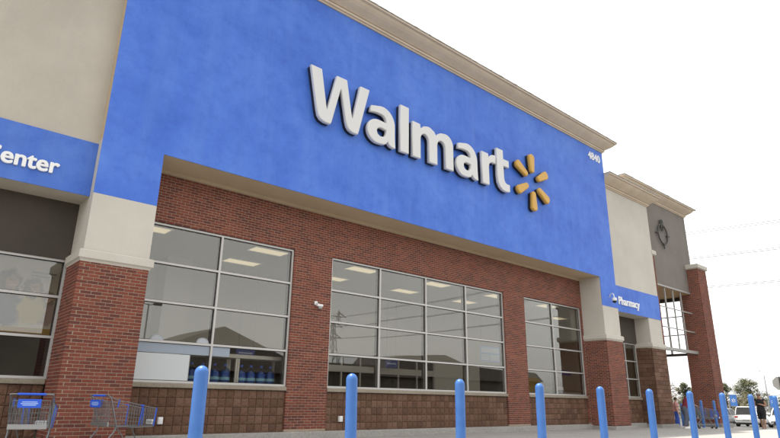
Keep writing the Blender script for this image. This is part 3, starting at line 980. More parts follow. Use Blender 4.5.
# ================================================================== inside the lobby
bw_ = tag(empty('bottle_rack', (5.9, 1.48, -.03)), 'grey rack of water bottles behind the left window', 'rack')
rk = MB()
for x in (0, 1.28, 1.34, 2.66):
    for y in (0, .5): rk.box(x - .025, x + .025, y - .025, y + .025, 0, 1.95)
rk.build('rack_posts', M['alu'], bw_)
for z in (.12, .70, 1.30): MB().box(-.02, 2.68, -.02, .52, z - .03, z).build('shelf', M['metal'], bw_)
MB().box(-.024, 2.684, -.024, .524, 1.96, 2.05).build('header', M['alu'], bw_)
jug = MB().lathe([(.10, 0), (.128, .012), (.132, .05), (.124, .075), (.132, .10), (.132, .20), (.124, .225), (.132, .25), (.132, .32), (.11, .37), (.05, .425), (.032, .44), (.032, .455)], 18)
jm = glass_mat('bottle_plastic', (.45, .62, .88), 1.45)
jugm = jug.mesh('body', jm, True)
capm = MB().lathe([(.036, .452), (.036, .50), (.03, .505)], 12).mesh('cap', M['bluep'], True)
labm = MB().lathe([(.1335, .11), (.1335, .18)], 18).mesh('label', mat('bottle_label', (.2, .42, .55), .5))
watm = MB().lathe([(.09, .015), (.118, .02), (.120, .30), (.02, .37)], 14).mesh('water', mat('blue_water', (.07, .17, .42), .2), True)
xs_ = [.17, .47, .77, 1.07, 1.51, 1.80, 2.09, 2.38, 2.56]
nm = ['first', 'second', 'third', 'fourth', 'fifth', 'sixth', 'seventh', 'eighth', 'ninth']
for i, x in enumerate(xs_[:8]):
    b = empty('water_bottle', (5.9 + x, 1.62 + .03 * (i % 2), 1.271))
    for n_, me in (('body', jugm), ('cap', capm), ('label', labm), ('water', watm)): link(n_, me, b)
    tag(b, 'large blue water bottle on the rack, %s from the left' % nm[i], 'bottle', 'water bottles behind the left window')
wbd = tag(empty('window_film', (4.36, 1.0915, 1.315)), 'white film sheet on the glass at the bottom of the left window', 'window film')
MB().cbox(0, 1.41, 0, .004, 0, .585, .001).build('sheet', mat('film_white', (.56, .585, .59), .5), wbd)
MB().box(1.412, 1.425, .0005, .0035, .002, .583).build('edge_strip', M['metal'], wbd)
bst = tag(empty('header_film', (4.36, 1.0915, 1.912)), 'pale blue film strip on the glass above the white sheet', 'window film')
fm = mat('film_pale_blue', (.30, .345, .405), .5)
for x0_, x1_ in ((0, 1.885), (1.955, 2.42)): MB().cbox(x0_, x1_, 0, .004, 0, .215, .001).build('strip', fm, bst)
for x, lb in ((4.95, 'pale half-round sticker above the lowest bar at the left of the left window'), (6.05, 'pale half-round sticker above the lowest bar beside the mullion of the left window')):
    d_ = tag(empty('round_sticker', (x, 1.0915, 2.197)), lb, 'sticker')
    MB().prism(arc(0, 0, .16, .13, 0, 180, 14), 0, .003).build('disc', mat('pale_sticker', (.34, .36, .38), .6), d_)
    MB().prism(arc(0, 0, .125, .10, 0, 180, 14), -.002, -.0005).build('disc_face', mat('sticker_face', (.44, .46, .48), .6), d_)
def hang_sign(x0, x1, z0, z1, y, c, lb, top=5.25):
    t = tag(empty('hanging_sign', (x0, y, z0)), lb, 'sign')
    MB().cbox(0, x1 - x0, 0, .05, 0, z1 - z0, .006).build('board', c, t)
    MB().box(.12 * (x1 - x0), .88 * (x1 - x0), -.004, -.001, (z1 - z0) * .42, (z1 - z0) * .58).build('print_line', mat('sign_print', (.45, .55, .8), .6), t)
    for q in (.1, .9): MB().tube([((x1 - x0) * q, .025, z1 - z0), ((x1 - x0) * q, .025, top - z0)], .005, 5).build('rod', M['metal'], t)
sb = mat('sign_blue', (.015, .05, .30), .5)
hang_sign(9.2, 9.88, 2.25, 2.56, 5.5, sb, 'dark blue hanging sign seen through the left window')
hang_sign(16.1, 16.75, 2.25, 2.6, 5.9, sb, 'dark blue hanging sign seen through the middle window')
hang_sign(26.2, 27.1, 2.3, 2.55, 4.2, sb, 'dark blue hanging sign seen through the right window')
bd = tag(empty('blue_notice', (18.65, 3.0, 2.52)), 'pale blue notice board behind the right column of the middle window', 'notice')
MB().cbox(0, 1.25, 0, .03, 0, .62, .004).build('frame', mat('notice_blue', (.22, .36, .66), .6), bd)
MB().box(.06, 1.19, -.004, -.001, .36, .56).box(.06, .55, -.004, -.001, .06, .30).box(.62, 1.19, -.004, -.001, .06, .30).build('notice_sheets', mat('notice_pale', (.48, .56, .68), .6), bd)
for x in (.1, 1.15): MB().tube([(x, .015, .62), (x, .015, 2.729)], .005, 5).build('rod', M['metal'], bd)
# inner storefront with sliding doors
df = tag(empty('inner_doors', (13.2, YI, -.03)), 'grey framed sliding doors inside behind the middle window', 'door')
for x in (0, 1.05, 2.0, 3.05, 4.1, 5.2, 6.28):
    MB().box(x - .035, x + .035, .02, .12, 0, 2.748).build('post', M['alu'], df)
MB().box(-.03, 6.3, .0, .14, 2.05, 2.30).build('header', M['alu'], df)
MB().box(-.03, 6.3, .025, .115, 2.68, 2.749).build('top_rail', M['alu'], df)
for i, (a, b) in enumerate(((0, 1.05), (1.05, 2.0), (2.0, 3.05), (3.05, 4.1), (4.1, 5.2), (5.2, 6.28))):
    MB().box(a + .036, b - .036, .066, .074, .02, 2.048).build('door_pane', M['doorglass'], df)
    MB().box(a + .036, b - .036, .066, .074, 2.302, 2.678).build('transom_pane', M['doorglass'], df)
for i in range(9):
    sh = tag(empty('display_shelf', (9.6 + 2.2 * i, 10.5, -.03)), 'dark stocked shop shelf deep inside, %s from the left' % (nm + ['tenth'])[i], 'shelf', 'shop shelves deep inside')
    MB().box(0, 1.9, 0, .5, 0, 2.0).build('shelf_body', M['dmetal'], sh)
    for k in range(8):
        c = random.choice([(.4, .3, .08), (.3, .05, .04), (.05, .1, .3), (.35, .35, .33), (.1, .22, .08)])
        x = .1 + .22 * k
        MB().cbox(x, x + .18, -.10, -.002, 1.1 + .0 * k, 1.1 + random.uniform(.2, .5), .01).build('goods', mat('goods', c, .6), sh)
    MB().box(.0, 1.9, -.12, -.001, 1.05, 1.098).build('board', M['metal'], sh)
# things behind the right window
yb = tag(empty('yellow_stand', (23.2, 4.0, -.03)), 'dark yellow display stand low behind the right window', 'stand')
MB().cbox(0, .85, 0, .4, 0, 2.1, .02).build('panel', mat('ochre', (.35, .20, .02), .6), yb)
MB().cbox(-.05, .9, -.05, .45, 0, .12, .02).build('foot', M['dmetal'], yb)
kd = tag(empty('key_machine', (24.9, 3.8, -.03)), 'white and grey vending machine behind the right window', 'machine')
MB().cbox(0, .9, 0, .6, 0, 1.75, .04).build('cabinet', M['white'], kd)
MB().box(.1, .8, -.006, -.001, 1.0, 1.6).build('screen', M['black'], kd)
cb = tag(empty('service_counter', (26.6, 4.6, -.03)), 'pale counter block low behind the right window', 'counter')
MB().cbox(0, 2.0, 0, .6, 0, 1.55, .02).build('body', M['intwall'], cb)
MB().cbox(-.04, 2.04, -.04, .64, 1.552, 1.60, .01).build('top', M['metal'], cb)
# poster on a stand behind the far left window
ps = tag(empty('photo_poster', (.2, 3.0, 2.42)), 'large faded photo poster of smiling people behind the far left window', 'poster')
def poster_print():
    """soft printed photograph: faces, hair and clothes as blurred shapes"""
    m_ = mat('poster_print', (.6, .56, .48), .6)
    tc = N(m_, 'ShaderNodeTexCoord'); nz = N(m_, 'ShaderNodeTexNoise'); nz.inputs['Scale'].default_value = 7; nz.inputs['Detail'].default_value = 5
    L(m_, tc.outputs['Object'], nz.inputs['Vector'])
    sb_ = N(m_, 'ShaderNodeVectorMath'); sb_.operation = 'SUBTRACT'; sb_.inputs[1].default_value = (.5, .5, .5); L(m_, nz.outputs['Color'], sb_.inputs[0])
    sc3 = N(m_, 'ShaderNodeVectorMath'); sc3.operation = 'SCALE'; sc3.inputs['Scale'].default_value = .22; L(m_, sb_.outputs[0], sc3.inputs[0])
    ad = N(m_, 'ShaderNodeVectorMath'); ad.operation = 'ADD'; L(m_, tc.outputs['Object'], ad.inputs[0]); L(m_, sc3.outputs[0], ad.inputs[1])
    c = (.62, .58, .50); cur = None
    sk = (.50, .34, .25)
    blobs = [(.3, .7, .5, .9, (.5, .47, .42))]
    for cx, cz, q, hair, top in ((1.25, .95, 1.05, (.25, .18, .13), (.42, .42, .42)), (1.97, 1.02, 1.0, (.13, .11, .10), (.16, .17, .24)), (2.80, .72, .62, (.24, .19, .15), (.45, .33, .3)), (2.46, .93, .82, (.16, .13, .115), (.56, .47, .2))):
        blobs += [(cx, cz - .62 * q, .36 * q, .46 * q, top), (cx - .05 * q, cz - .02, .27 * q, .31 * q, hair), (cx + .02 * q, cz - .02 * q, .135 * q, .18 * q, sk), (cx + .03 * q, cz - .10 * q, .06 * q, .022 * q, (.66, .58, .52)), (cx + .02 * q, cz + .03 * q, .10 * q, .015 * q, (.3, .2, .15))]
    for cx, cz, rx, rz, colr in blobs:
        d1 = N(m_, 'ShaderNodeVectorMath'); d1.operation = 'SUBTRACT'; d1.inputs[1].default_value = (cx, 0, cz); L(m_, ad.outputs[0], d1.inputs[0])
        d2 = N(m_, 'ShaderNodeVectorMath'); d2.operation = 'MULTIPLY'; d2.inputs[1].default_value = (1 / rx, 0, 1 / rz); L(m_, d1.outputs[0], d2.inputs[0])
        ln = N(m_, 'ShaderNodeVectorMath'); ln.operation = 'LENGTH'; L(m_, d2.outputs[0], ln.inputs[0])
        mr = N(m_, 'ShaderNodeMapRange'); mr.interpolation_type = 'SMOOTHSTEP'
        for k_, v_ in (('From Min', .78), ('From Max', 1.12), ('To Min', 1), ('To Max', 0)): mr.inputs[k_].default_value = v_
        L(m_, ln.outputs['Value'], mr.inputs[0])
        cur = mixc(m_, mr.outputs[0], cur if cur else c, colr)
    base(m_, cur)
    return m_
MB().box(0, 2.98, 0, .04, 0, 1.55).build('panel', poster_print(), ps)
pr_ = mat('poster_text', (.16, .19, .24), .7)
MB().box(2.34, 2.86, -.003, -.001, 1.27, 1.30).box(2.34, 2.80, -.003, -.001, 1.19, 1.22).build('text_lines', pr_, ps)
oc = mat('ochre_wood', (.42, .25, .05), .6)
MB().box(-.02, 3.16, -.03, .06, -.16, -.002).build('lower_rail', oc, ps)
MB().box(2.985, 3.16, -.03, .06, 0, 1.75).build('side_post', mat('brown_post', (.10, .075, .035), .7), ps)
for x in (.05, 2.9): MB().box(x, x + .08, 0, .05, -2.45, -.162).build('leg', M['dmetal'], ps)

# ================================================================== people
def skin_mat(c): return speck('skin', tuple(v * .9 for v in c), c, 30, .55, 3, .02)
def person(loc, rz, h, skinc, top, bottom, hair, hat, label, lean=0, arms='cart', sleeves=False, shortlen=.28):
    """one continuous skinned body; clothing and hair are children"""
    root = tag(empty('person', loc, rz), label, 'person')
    k = h / 1.75
    V = {}; E = []; rad = {}
    def v(n_, x, y, z, r_): V[n_] = Vector((x, y, z)) ; rad[n_] = r_
    # facing +x; y to the left
    dx = lambda z: math.sin(R(lean)) * max(z - .95, 0)
    v('pel', 0, 0, .96, .125); v('wai', dx(1.1), 0, 1.10, .115); v('che', dx(1.32), 0, 1.32, .135); v('nek', dx(1.47), 0, 1.47, .06); v('hb', dx(1.56) + .015, 0, 1.56, .075); v('hm', dx(1.64) + .02, 0, 1.645, .092); v('ht', dx(1.7) + .015, 0, 1.715, .06)
    E += [('pel', 'wai'), ('wai', 'che'), ('che', 'nek'), ('nek', 'hb'), ('hb', 'hm'), ('hm', 'ht')]
    v('nose', dx(1.63) + .115, 0, 1.63, .014); E.append(('hm', 'nose'))
    st = .10
    for s_, q in ((-1, 'r'), (1, 'l')):
        v('hip' + q, 0, s_ * .095, .90, .095); v('kne' + q, .03 + st * s_ * .4, s_ * .10, .50, .058); v('cal' + q, -.01 + st * s_ * .7, s_ * .10, .34, .054); v('ank' + q, -.02 + st * s_, s_ * .10, .085, .037); v('toe' + q, .14 + st * s_, s_ * .115, .035, .034)
        E += [('pel', 'hip' + q), ('hip' + q, 'kne' + q), ('kne' + q, 'cal' + q), ('cal' + q, 'ank' + q), ('ank' + q, 'toe' + q)]
        sx = dx(1.42)
        v('sho' + q, sx, s_ * .185, 1.41, .058)
        if arms == 'cart':
            el = Vector((sx + .05, s_ * .235, 1.14)); wr_ = Vector((sx + .26, s_ * .20, 1.06))
        elif arms == 'hold':
            el = Vector((sx - .03, s_ * .25, 1.13)); wr_ = Vector((sx + .20, s_ * .13, 1.13 + (.07 if s_ > 0 else 0)))
        else:
            el = Vector((sx - .03, s_ * .24, 1.13)); wr_ = Vector((sx + .04, s_ * .26, .89))
        v('elb' + q, *el, .042); v('wri' + q, *wr_, .028)
        d = (wr_ - el).normalized()
        pm = wr_ + d * .07; v('pal' + q, *pm, .034)
        E += [('che', 'sho' + q), ('sho' + q, 'elb' + q), ('elb' + q, 'wri' + q), ('wri' + q, 'pal' + q)]
        side = Vector((0, 1, 0)) if abs(d.y) < .8 else Vector((1, 0, 0))
        nrm = d.cross(side).normalized()
        for i, (off, ln) in enumerate(((-.027, .06), (-.009, .078), (.009, .074), (.027, .058))):
            a = pm + side * off + d * .03; b = a + d * ln * .55 - nrm * .008 * 1; c = b + d * ln * .4 - nrm * .022
            for j, p in enumerate((a, b, c)): v('f%d%d%s' % (i, j, q), *p, .0088)
            E += [('pal' + q, 'f%d0%s' % (i, q)), ('f%d0%s' % (i, q), 'f%d1%s' % (i, q)), ('f%d1%s' % (i, q), 'f%d2%s' % (i, q))]
        a = wr_ + d * .03 - side * s_ * .03; b = a + d * .035 - side * s_ * .018
        v('t0' + q, *a, .011); v('t1' + q, *b, .0095); E += [('wri' + q, 't0' + q), ('t0' + q, 't1' + q)]
    names = list(V); me = bpy.data.meshes.new('body')
    me.from_pydata([tuple(V[n_] * k) for n_ in names], [(names.index(a), names.index(b)) for a, b in E], [])
    body = link('body', me, root); me.materials.append(skin_mat(skinc))
    md = body.modifiers.new('skin', 'SKIN'); md.use_smooth_shade = True
    sv = me.skin_vertices[0].data
    for i, n_ in enumerate(names):
        sv[i].radius = (rad[n_] * k, rad[n_] * k); sv[i].use_root = n_ == 'pel'
    ss = body.modifiers.new('sub', 'SUBSURF'); ss.levels = 1; ss.render_levels = 1
    def ring(cx, cy, z, rx, ry, n=16, tz=0):
        return [((cx + rx * math.cos(2 * math.pi * i / n)) * k, (cy + ry * math.sin(2 * math.pi * i / n)) * k, (z + tz * math.cos(2 * math.pi * i / n)) * k) for i in range(n)]
    sh = MB()
    sh.loft([ring(dx(z), 0, z, rx, ry) for z, rx, ry in ((.90, .15, .185), (1.0, .15, .18), (1.12, .142, .168), (1.25, .155, .178), (1.36, .152, .18), (1.42, .12, .15), (1.46, .085, .09))], False)
    for s_, q in ((-1, 'r'), (1, 'l')):
        a, b = V['sho' + q], V['elb' + q]
        e = a + (b - a) * (.62 if sleeves else .12)
        sh.tube([(a + Vector((0, -s_ * .05, .02))) * k, a * k, e * k], [.085 * k, .082 * k, .078 * k] if sleeves else [.07 * k, .072 * k, .07 * k], 12, False)
    sh.build('shirt', speck('cloth_top', tuple(x * .85 for x in top), top, 12, .9, 4, .2), root, True)
    bt = MB()
    bt.loft([ring(0, 0, z, rx, ry) for z, rx, ry in ((.80, .135, .19), (.88, .148, .195), (.97, .145, .18), (1.02, .14, .17))], False)
    for s_, q in ((-1, 'r'), (1, 'l')):
        a, b, c = V['hip' + q], V['kne' + q], V['ank' + q]
        pts = [a + Vector((0, 0, .03)), a + (b - a) * .5, b] + ([c + Vector((0, 0, .03))] if shortlen > .5 else [])
        if shortlen <= .5: pts[-1] = b + Vector((0, 0, .02))
        bt.tube([p * k for p in pts], [.115 * k, .105 * k, .095 * k, .085 * k][:len(pts)], 14, False)
    bt.build('shorts' if shortlen <= .5 else 'trousers', speck('cloth_bottom', tuple(x * .85 for x in bottom), bottom, 12, .9, 4, .2), root, True)
    for q in 'rl':
        a, t_ = V['ank' + q], V['toe' + q]
        M_ = Matrix.Translation(Vector(((a.x + t_.x) / 2, (a.y + t_.y) / 2, 0)) * k)
        MB().loft([[(x * k, y * k, z * k) for x, y in ((-.125, -.035), (-.08, -.05), (.09, -.052), (.14, -.03), (.14, .03), (.09, .052), (-.08, .05), (-.125, .035))] for z in (0, .035)] + [[(x * k, y * k, .085 * k) for x, y in ((-.11, -.03), (-.07, -.042), (.0, -.042), (.06, -.03), (.06, .03), (.0, .042), (-.07, .042), (-.11, .03))]], True, M_).build('shoe', M['black'] if hat else M['white'], root, True)
    hm = V['hm']
    HB = MB()
    HB.loft([ring(hm.x - .012 - (.02 if z < 1.6 else 0), 0, z, rx, ry, 14) for z, rx, ry in ((1.60, .06, .088), (1.655, .098, .098), (1.70, .1, .096), (1.735, .08, .078), (1.757, .03, .03))], True)
    if hat:
        HB2 = MB().loft([ring(hm.x, 0, z, rx, ry, 16) for z, rx, ry in ((1.668, .108, .104), (1.71, .107, .102), (1.75, .088, .086), (1.772, .04, .04))], True)
        HB2.loft([ring(hm.x + .12, 0, z, .085, .085, 14) for z in (1.668, 1.68)], True)
        HB2.build('cap', speck('cap_cloth', (.22, .21, .2), (.30, .29, .27), 12, .9), root, True)
    HB.build('hair', mat('hair', hair, .7), root, True)
    for s_ in (-1, 1):
        MB().lathe([(.004, -.006), (.011, 0), (.004, .006)], 8, Matrix.Translation(Vector((hm.x + .088, s_ * .034, 1.645)) * k)).build('eye', M['black'], root)
        MB().cbox((hm.x - .015) * k, (hm.x + .02) * k, (s_ * .098 - .008) * k, (s_ * .098 + .008) * k, 1.61 * k, 1.67 * k, .006).build('ear', bpy.data.materials['skin'], root)
    MB().cbox((hm.x + .083) * k, (hm.x + .098) * k, -.027 * k, .027 * k, 1.578 * k, 1.588 * k, .003).build('mouth', mat('lips', (.30, .11, .09), .5), root)
    return root
person((32.55, -2.5, -.147), R(172), 1.70, (.36, .2, .13), (.02, .02, .022), (.018, .018, .02), (.05, .04, .035), True, 'person in black tank top, black shorts and cap standing by the parked cars', 0, 'hold')
person((28.27, -.74, G), R(-40), 1.62, (.40, .25, .17), (.20, .03, .045), (.12, .13, .17), (.04, .03, .025), False, 'person in dark red shirt leaning forward and pushing a shopping cart', 27, 'cart', True, .9)
person((32.0, 1.28, -.19), R(-60), 1.52, (.42, .27, .19), (.58, .28, .27), (.05, .10, .42), (.06, .04, .03), False, 'person in pink shirt and blue trousers walking through the gateway', 4, 'down', True, .9)

# ================================================================== parked cars
def make_car(name, paint, loc, rz, label, suv):
    r = tag(empty(name, loc, rz), label, 'car', 'cars parked beyond the gateway')
    H = 1.66 if suv else 1.47
    pm = mat('car_paint', paint, .25, .25, .6)
    pm.node_tree.nodes['Principled BSDF'].inputs['Coat Weight'].default_value = .6
    L2 = 2.3
    def sec(x, w_, zb, zs, zt, n=None):
        return [(x, -w_ * .82, zb), (x, -w_, zb + .16), (x, -w_ * 1.01, zs - .12), (x, -w_ * .97, zs), (x, -w_ * .86, zt - .02), (x, -w_ * .4, zt + .015), (x, 0, zt + .02), (x, w_ * .4, zt + .015), (x, w_ * .86, zt - .02), (x, w_ * .97, zs), (x, w_ * 1.01, zs - .12), (x, w_, zb + .16), (x, w_ * .82, zb)]
    bz = 1.0 if suv else .92
    S = [(-2.28, .70, .40, .62, .68), (-2.22, .84, .30, .78, bz - .06 if suv else .86), (-2.0, .89, .22, .86, bz), (-1.2, .91, .2, .88, bz + .03), (0, .91, .2, .87, bz + .01), (.9, .91, .2, .85, bz), (1.4, .90, .2, .82, bz - .03), (1.95, .87, .24, .74, bz - .14), (2.2, .78, .30, .62, bz - .25), (2.3, .62, .38, .55, bz - .34)]
    MB().loft([sec(*q) for q in S]).build('body', pm, r, True)
    # glasshouse: glass shell, painted roof and pillars
    xr, xf = (-2.1, 1.0) if suv else (-1.75, 1.0)
    xr2, xf2 = (-1.85, .25) if suv else (-1.05, .2)
    def gh(x0, x1, w_, z, c=.12): return [(x0, -w_ + c, z), (x0 + c, -w_, z), (x1 - c * 1.5, -w_, z), (x1, -w_ + c * 2, z), (x1, w_ - c * 2, z), (x1 - c * 1.5, w_, z), (x0 + c, w_, z), (x0, w_ - c, z)]
    MB().loft([gh(xr, xf, .84, bz - .04), gh((xr + xr2) / 2, (xf + xf2) / 2 + .06, .77, bz + (H - bz) * .55), gh(xr2, xf2, .66, H - .05)]).build('windows', M['carglass'], r, True)
    MB().loft([gh(xr2 - .06, xf2 + .10, .70, H - .06), gh(xr2 - .02, xf2 + .04, .66, H - .02), gh(xr2 + .15, xf2 - .12, .5, H)]).build('roof', pm, r, True)
    for s_ in (-1, 1):
        pl = MB()
        for a, b in (((xf - .03, .80), (xf2 + .05, .675)), ((-.35, .845), (-.42, .70)), ((xr + .12, .80), (xr2 + .04, .68))):
            pl.tube([(a[0], s_ * a[1], bz - .02), ((a[0] + b[0]) / 2 + .03, s_ * ((a[1] + b[1]) / 2 + .03), (bz + H) / 2), (b[0], s_ * b[1], H - .05)], .04, 6)
        pl.build('pillar', pm, r, True)
        MB().cbox(.72, .90, s_ * .98 - .09, s_ * .98 + .09, bz + .02, bz + .15, .03).build('mirror', pm, r)
        MB().cbox(2.06, 2.20, s_ * .62 - .17, s_ * .62 + .17, .60, .72, .03).build('headlight', M['offwhite'], r)
        MB().cbox(-2.27, -2.10, s_ * .70 - .13, s_ * .70 + .13, .74, .92, .03).build('tail_light', mat('tail_red', (.35, .02, .02), .3), r)
        for x in (-1.38, 1.40):
            MB().lathe([(.36, -.03), (.38, 0), (.36, .05)], 22, Matrix.Translation((x, s_ * .885, .35)) @ Matrix.Rotation(R(90 * s_), 4, 'X')).build('wheel_arch', M['black'], r)
            wv = MB().lathe([(.2, -.10), (.31, -.10), (.33, -.06), (.33, .06), (.31, .10), (.22, .10)], 24, Matrix.Translation((x, s_ * .87, .33)) @ Matrix.Rotation(R(90 * s_), 4, 'X')).build('wheel', M['rubber'], r, True)
            MB().lathe([(.06, .115), (.10, .09), (.215, .105), (.225, .108)][:], 12, Matrix.Translation((x, s_ * .87, .33)) @ Matrix.Rotation(R(-90 * s_), 4, 'X')).build('rim', M['metal'], wv)
    MB().cbox(2.18, 2.31, -.45, .45, .34, .52, .02).build('grille', M['black'], r)
    MB().cbox(-2.31, -2.24, -.26, .26, .60, .72, .01).build('number_plate', M['white'], r)
    MB().cbox(-2.30, -2.1, -.72, .72, .26, .42, .03).build('rear_bumper', M['black'] if suv else pm, r)
    return r
make_car('parked_car', (.33, .33, .34), (58.2, 8.9, lot_z(58.2)), R(172), 'silver car parked just right of the brick gateway tower', False)
make_car('parked_car', (.72, .72, .71), (58.6, 6.3, lot_z(58.6)), R(4), 'white car with dark rear window between two bollards at the right', True)
make_car('parked_car', (.66, .66, .67), (58.2, 3.7, lot_z(58.2)), R(184), 'white car behind the person in black at the right edge', True)
make_car('parked_car', (.10, .11, .13), (64.5, -1.2, lot_z(64)), R(180), 'dark grey car farther back at the right edge', False)

# ================================================================== trees and shrubs
def leaf_mat(c0, c1):
    m_ = pieces('foliage', [c0, c1, tuple((a + b) / 2 for a, b in zip(c0, c1)), tuple(v * .75 for v in c0)], .7, False, 8, .0)
    m_.node_tree.nodes['Principled BSDF'].inputs['Transmission Weight'].default_value = 0
    return m_
LM = [leaf_mat((.085, .09, .045), (.14, .14, .075)), leaf_mat((.13, .12, .07), (.19, .17, .105)), leaf_mat((.065, .08, .035), (.11, .12, .055)), leaf_mat((.15, .13, .085), (.22, .18, .12))]
bark = speck('bark', (.09, .07, .05), (.14, .11, .08), 20, .95, 4, .6)
def tree(name, x, y, h, wd, n, lm, label, seed, z=None, trunk=.35, cat='tree', size=.16, conic=.4):
    rnd = random.Random(seed)
    z = lot_z(x) if z is None else z
    r = tag(empty(name, (x, y, z)), label, cat, 'trees and shrubs beyond the car park')
    tb = MB(); tips = []
    tr = h * .03 + .02
    tb.tube([(0, 0, -.05), (.03, .02, h * trunk), (rnd.uniform(-.1, .1), rnd.uniform(-.1, .1), h * .75)], [tr, tr * .75, tr * .25], 8)
    nb = 9
    for i in range(nb):
        a = 2 * math.pi * i / nb + rnd.uniform(-.3, .3); hh = h * rnd.uniform(trunk * .8, .7)
        ln = wd * .5 * rnd.uniform(.5, .9) * (1 - conic * (hh / h))
        e = Vector((math.cos(a) * ln, math.sin(a) * ln, hh + h * rnd.uniform(.06, .2)))
        tb.tube([(0, 0, hh), (e.x * .5, e.y * .5, hh + (e.z - hh) * .6), e], [tr * .4, tr * .28, tr * .1], 5)
        tips.append(e)
    tb.build('trunk', bark, r, True)
    clumps = []
    for i in range(46):
        f = rnd.random()
        zz = h * (trunk * .75 + (1.0 - trunk * .75) * f)
        rad = wd * .5 * (1 - conic * f) * math.sqrt(max(.05, 1 - (2 * f - .85) ** 2 * .75)) * math.sqrt(rnd.random())
        a = rnd.uniform(0, 6.28)
        clumps.append((Vector((rad * math.cos(a), rad * math.sin(a), min(zz, h * .97))), wd * rnd.uniform(.07, .16)))
    clumps += [(t, wd * .11) for t in tips]
    lb = MB()
    for i in range(n):
        c, s_ = rnd.choice(clumps)
        d = Vector((rnd.gauss(0, 1), rnd.gauss(0, 1), rnd.gauss(0, .8)))
        p = c + d.normalized() * s_ * rnd.random() ** .5
        u = Vector((rnd.gauss(0, 1), rnd.gauss(0, 1), rnd.gauss(0, 1))).normalized(); v_ = u.orthogonal().normalized()
        q = size * rnd.uniform(.5, 1.1)
        lb.add([p - u * q, p - v_ * q * .45, p + u * q, p + v_ * q * .45], [(0, 1, 2, 3)])
    lb.build('crown', lm, r)
    return r
tree('round_tree', 92, 17.2, 5.1, 5.0, 6500, LM[0], 'tallest olive green tree above the parked cars at the right', 1, size=.15)
tree('round_tree', 75.5, 18.7, 4.3, 2.6, 4200, LM[2], 'dark green tree seen through the gateway beside the tower', 2, size=.13)
tree('bare_tree', 73.2, 19.9, 4.6, 4.2, 1100, LM[3], 'thin tan tree seen through the gateway beside the block pier', 3, size=.11)
tree('round_tree', 83, 16.9, 4.4, 3.0, 3600, LM[0], 'green tree peeping out just right of the brick tower', 4, size=.13)
for i, (x, y, h, wd, l_, lb) in enumerate(((79, 14.2, 2.6, 3.4, LM[1], 'low yellowish shrub left of the blue banner'), (84, 14.6, 2.9, 4.6, LM[1], 'broad tan shrub under the tall olive tree'), (92, 12.9, 2.9, 5.5, LM[2], 'dark shrub behind the white cars'), (90, 7.5, 2.4, 6.0, LM[0], 'long green shrub at the right edge'), (86, 24, 2.8, 6.0, LM[1], 'tan shrub low behind the gateway'), (96, 3.0, 2.6, 6.0, LM[1], 'tan shrub at the far right beyond the stop sign'))):
    tree('shrub', x, y, h, wd, 1700, l_, lb, 20 + i, trunk=.12, cat='shrub', size=.15, conic=.25)

# ================================================================== poles, banners, stop sign
M['bannerblue'] = speck('banner_cloth', (.07, .19, .50), (.09, .23, .56), 10, .8)
M['palemetal'] = mat('pale_metal', (.5, .5, .5), .6, .2)
def banner_pole(x, y, zb, zt, h, lb, side=1, arm=True):
    z = lot_z(x)
    r = tag(empty('banner_pole', (x, y, z)), lb, 'pole', 'lamp poles with blue banners')
    MB().tube([(0, 0, 0), (0, 0, h)], [.09, .06], 10).build('pole', M['metal'], r, True)
    MB().lathe([(.22, 0), (.22, .5), (.16, .52)], 14).build('footing', M['concrete'], r)
    # banner hangs across the line of sight
    T = Matrix.Rotation(R(-72), 4, 'Z')
    MB().box(.10, .68, -.006, .006, zb - z, zt - z, T).build('banner', M['bannerblue'], r)
    for zz in (zb - z, zt - z): MB().tube([(0, 0, zz), (.70, 0, zz)], .018, 6, True, T).build('banner_arm', M['metal'], r)
    c = ((zb + zt) / 2 - z)
    for k in range(6):
        t = R(30 + 60 * k)
        pr2 = [(.05, -.02), (.17, -.032), (.19, 0), (.17, .032), (.05, .02)]
        lp = [(.39 + math.cos(t) * a - math.sin(t) * b, c + math.sin(t) * a + math.cos(t) * b) for a, b in pr2]
        for yy in (-.009, .007): MB().prism(lp, yy, yy + .002, T).build('petal_print', M['white'], r)
    if arm:
        MB().tube([(0, 0, h - .1), (-.35, 0, h + .12), (-.8, 0, h + .2)], .03, 6, True, T).build('arm', M['metal'], r)
        MB().cbox(-1.35, -.75, -.14, .14, h + .14, h + .26, .03, T).build('lamp_head', M['metal'], r)
    return r
banner_pole(62.2, 9.3, .95, 2.0, 2.25, 'short pole with a blue flower banner just right of the tower', arm=False)
banner_pole(61.4, 5.75, .85, 1.9, 2.25, 'short pole with a blue banner behind the person in black', arm=False)
lp = tag(empty('street_lamp', (105.8, 19.0, lot_z(105))), 'tall thin lamp post with curved arm left of the stop sign', 'street lamp')
MB().tube([(0, 0, 0), (0, 0, 6.4)], [.10, .06], 10).build('pole', M['metal'], lp, True)
MB().tube([(0, 0, 6.3), (-.28, .22, 6.75), (-.5, .4, 7.05)], .035, 6).build('arm', M['palemetal'], lp, True)
MB().cbox(-.95, -.42, .25, .55, 7.02, 7.16, .05).build('lamp_head', M['palemetal'], lp)
sp = tag(empty('stop_sign', (41.65, -.95, lot_z(41.6))), 'back of a grey octagonal stop sign on a post at the right edge', 'sign')
T = Matrix.Rotation(R(-72), 4, 'Z')
oct_ = [(.415 * math.cos(R(22.5 + 45 * i)), 2.66 + .415 * math.sin(R(22.5 + 45 * i))) for i in range(8)]
MB().prism(oct_, .032, .038, T).build('sign_back', speck('sign_back_alu', (.42, .41, .37), (.48, .47, .43), 14, .6), sp)
MB().prism([(x * .97, 2.66 + (z - 2.66) * .97) for x, z in oct_], .0385, .041, T).build('sign_face', mat('stop_red', (.45, .02, .025), .5), sp)
MB().box(-.03, .03, -.03, .03, -.1, 3.05, T).build('post', M['dmetal'], sp)

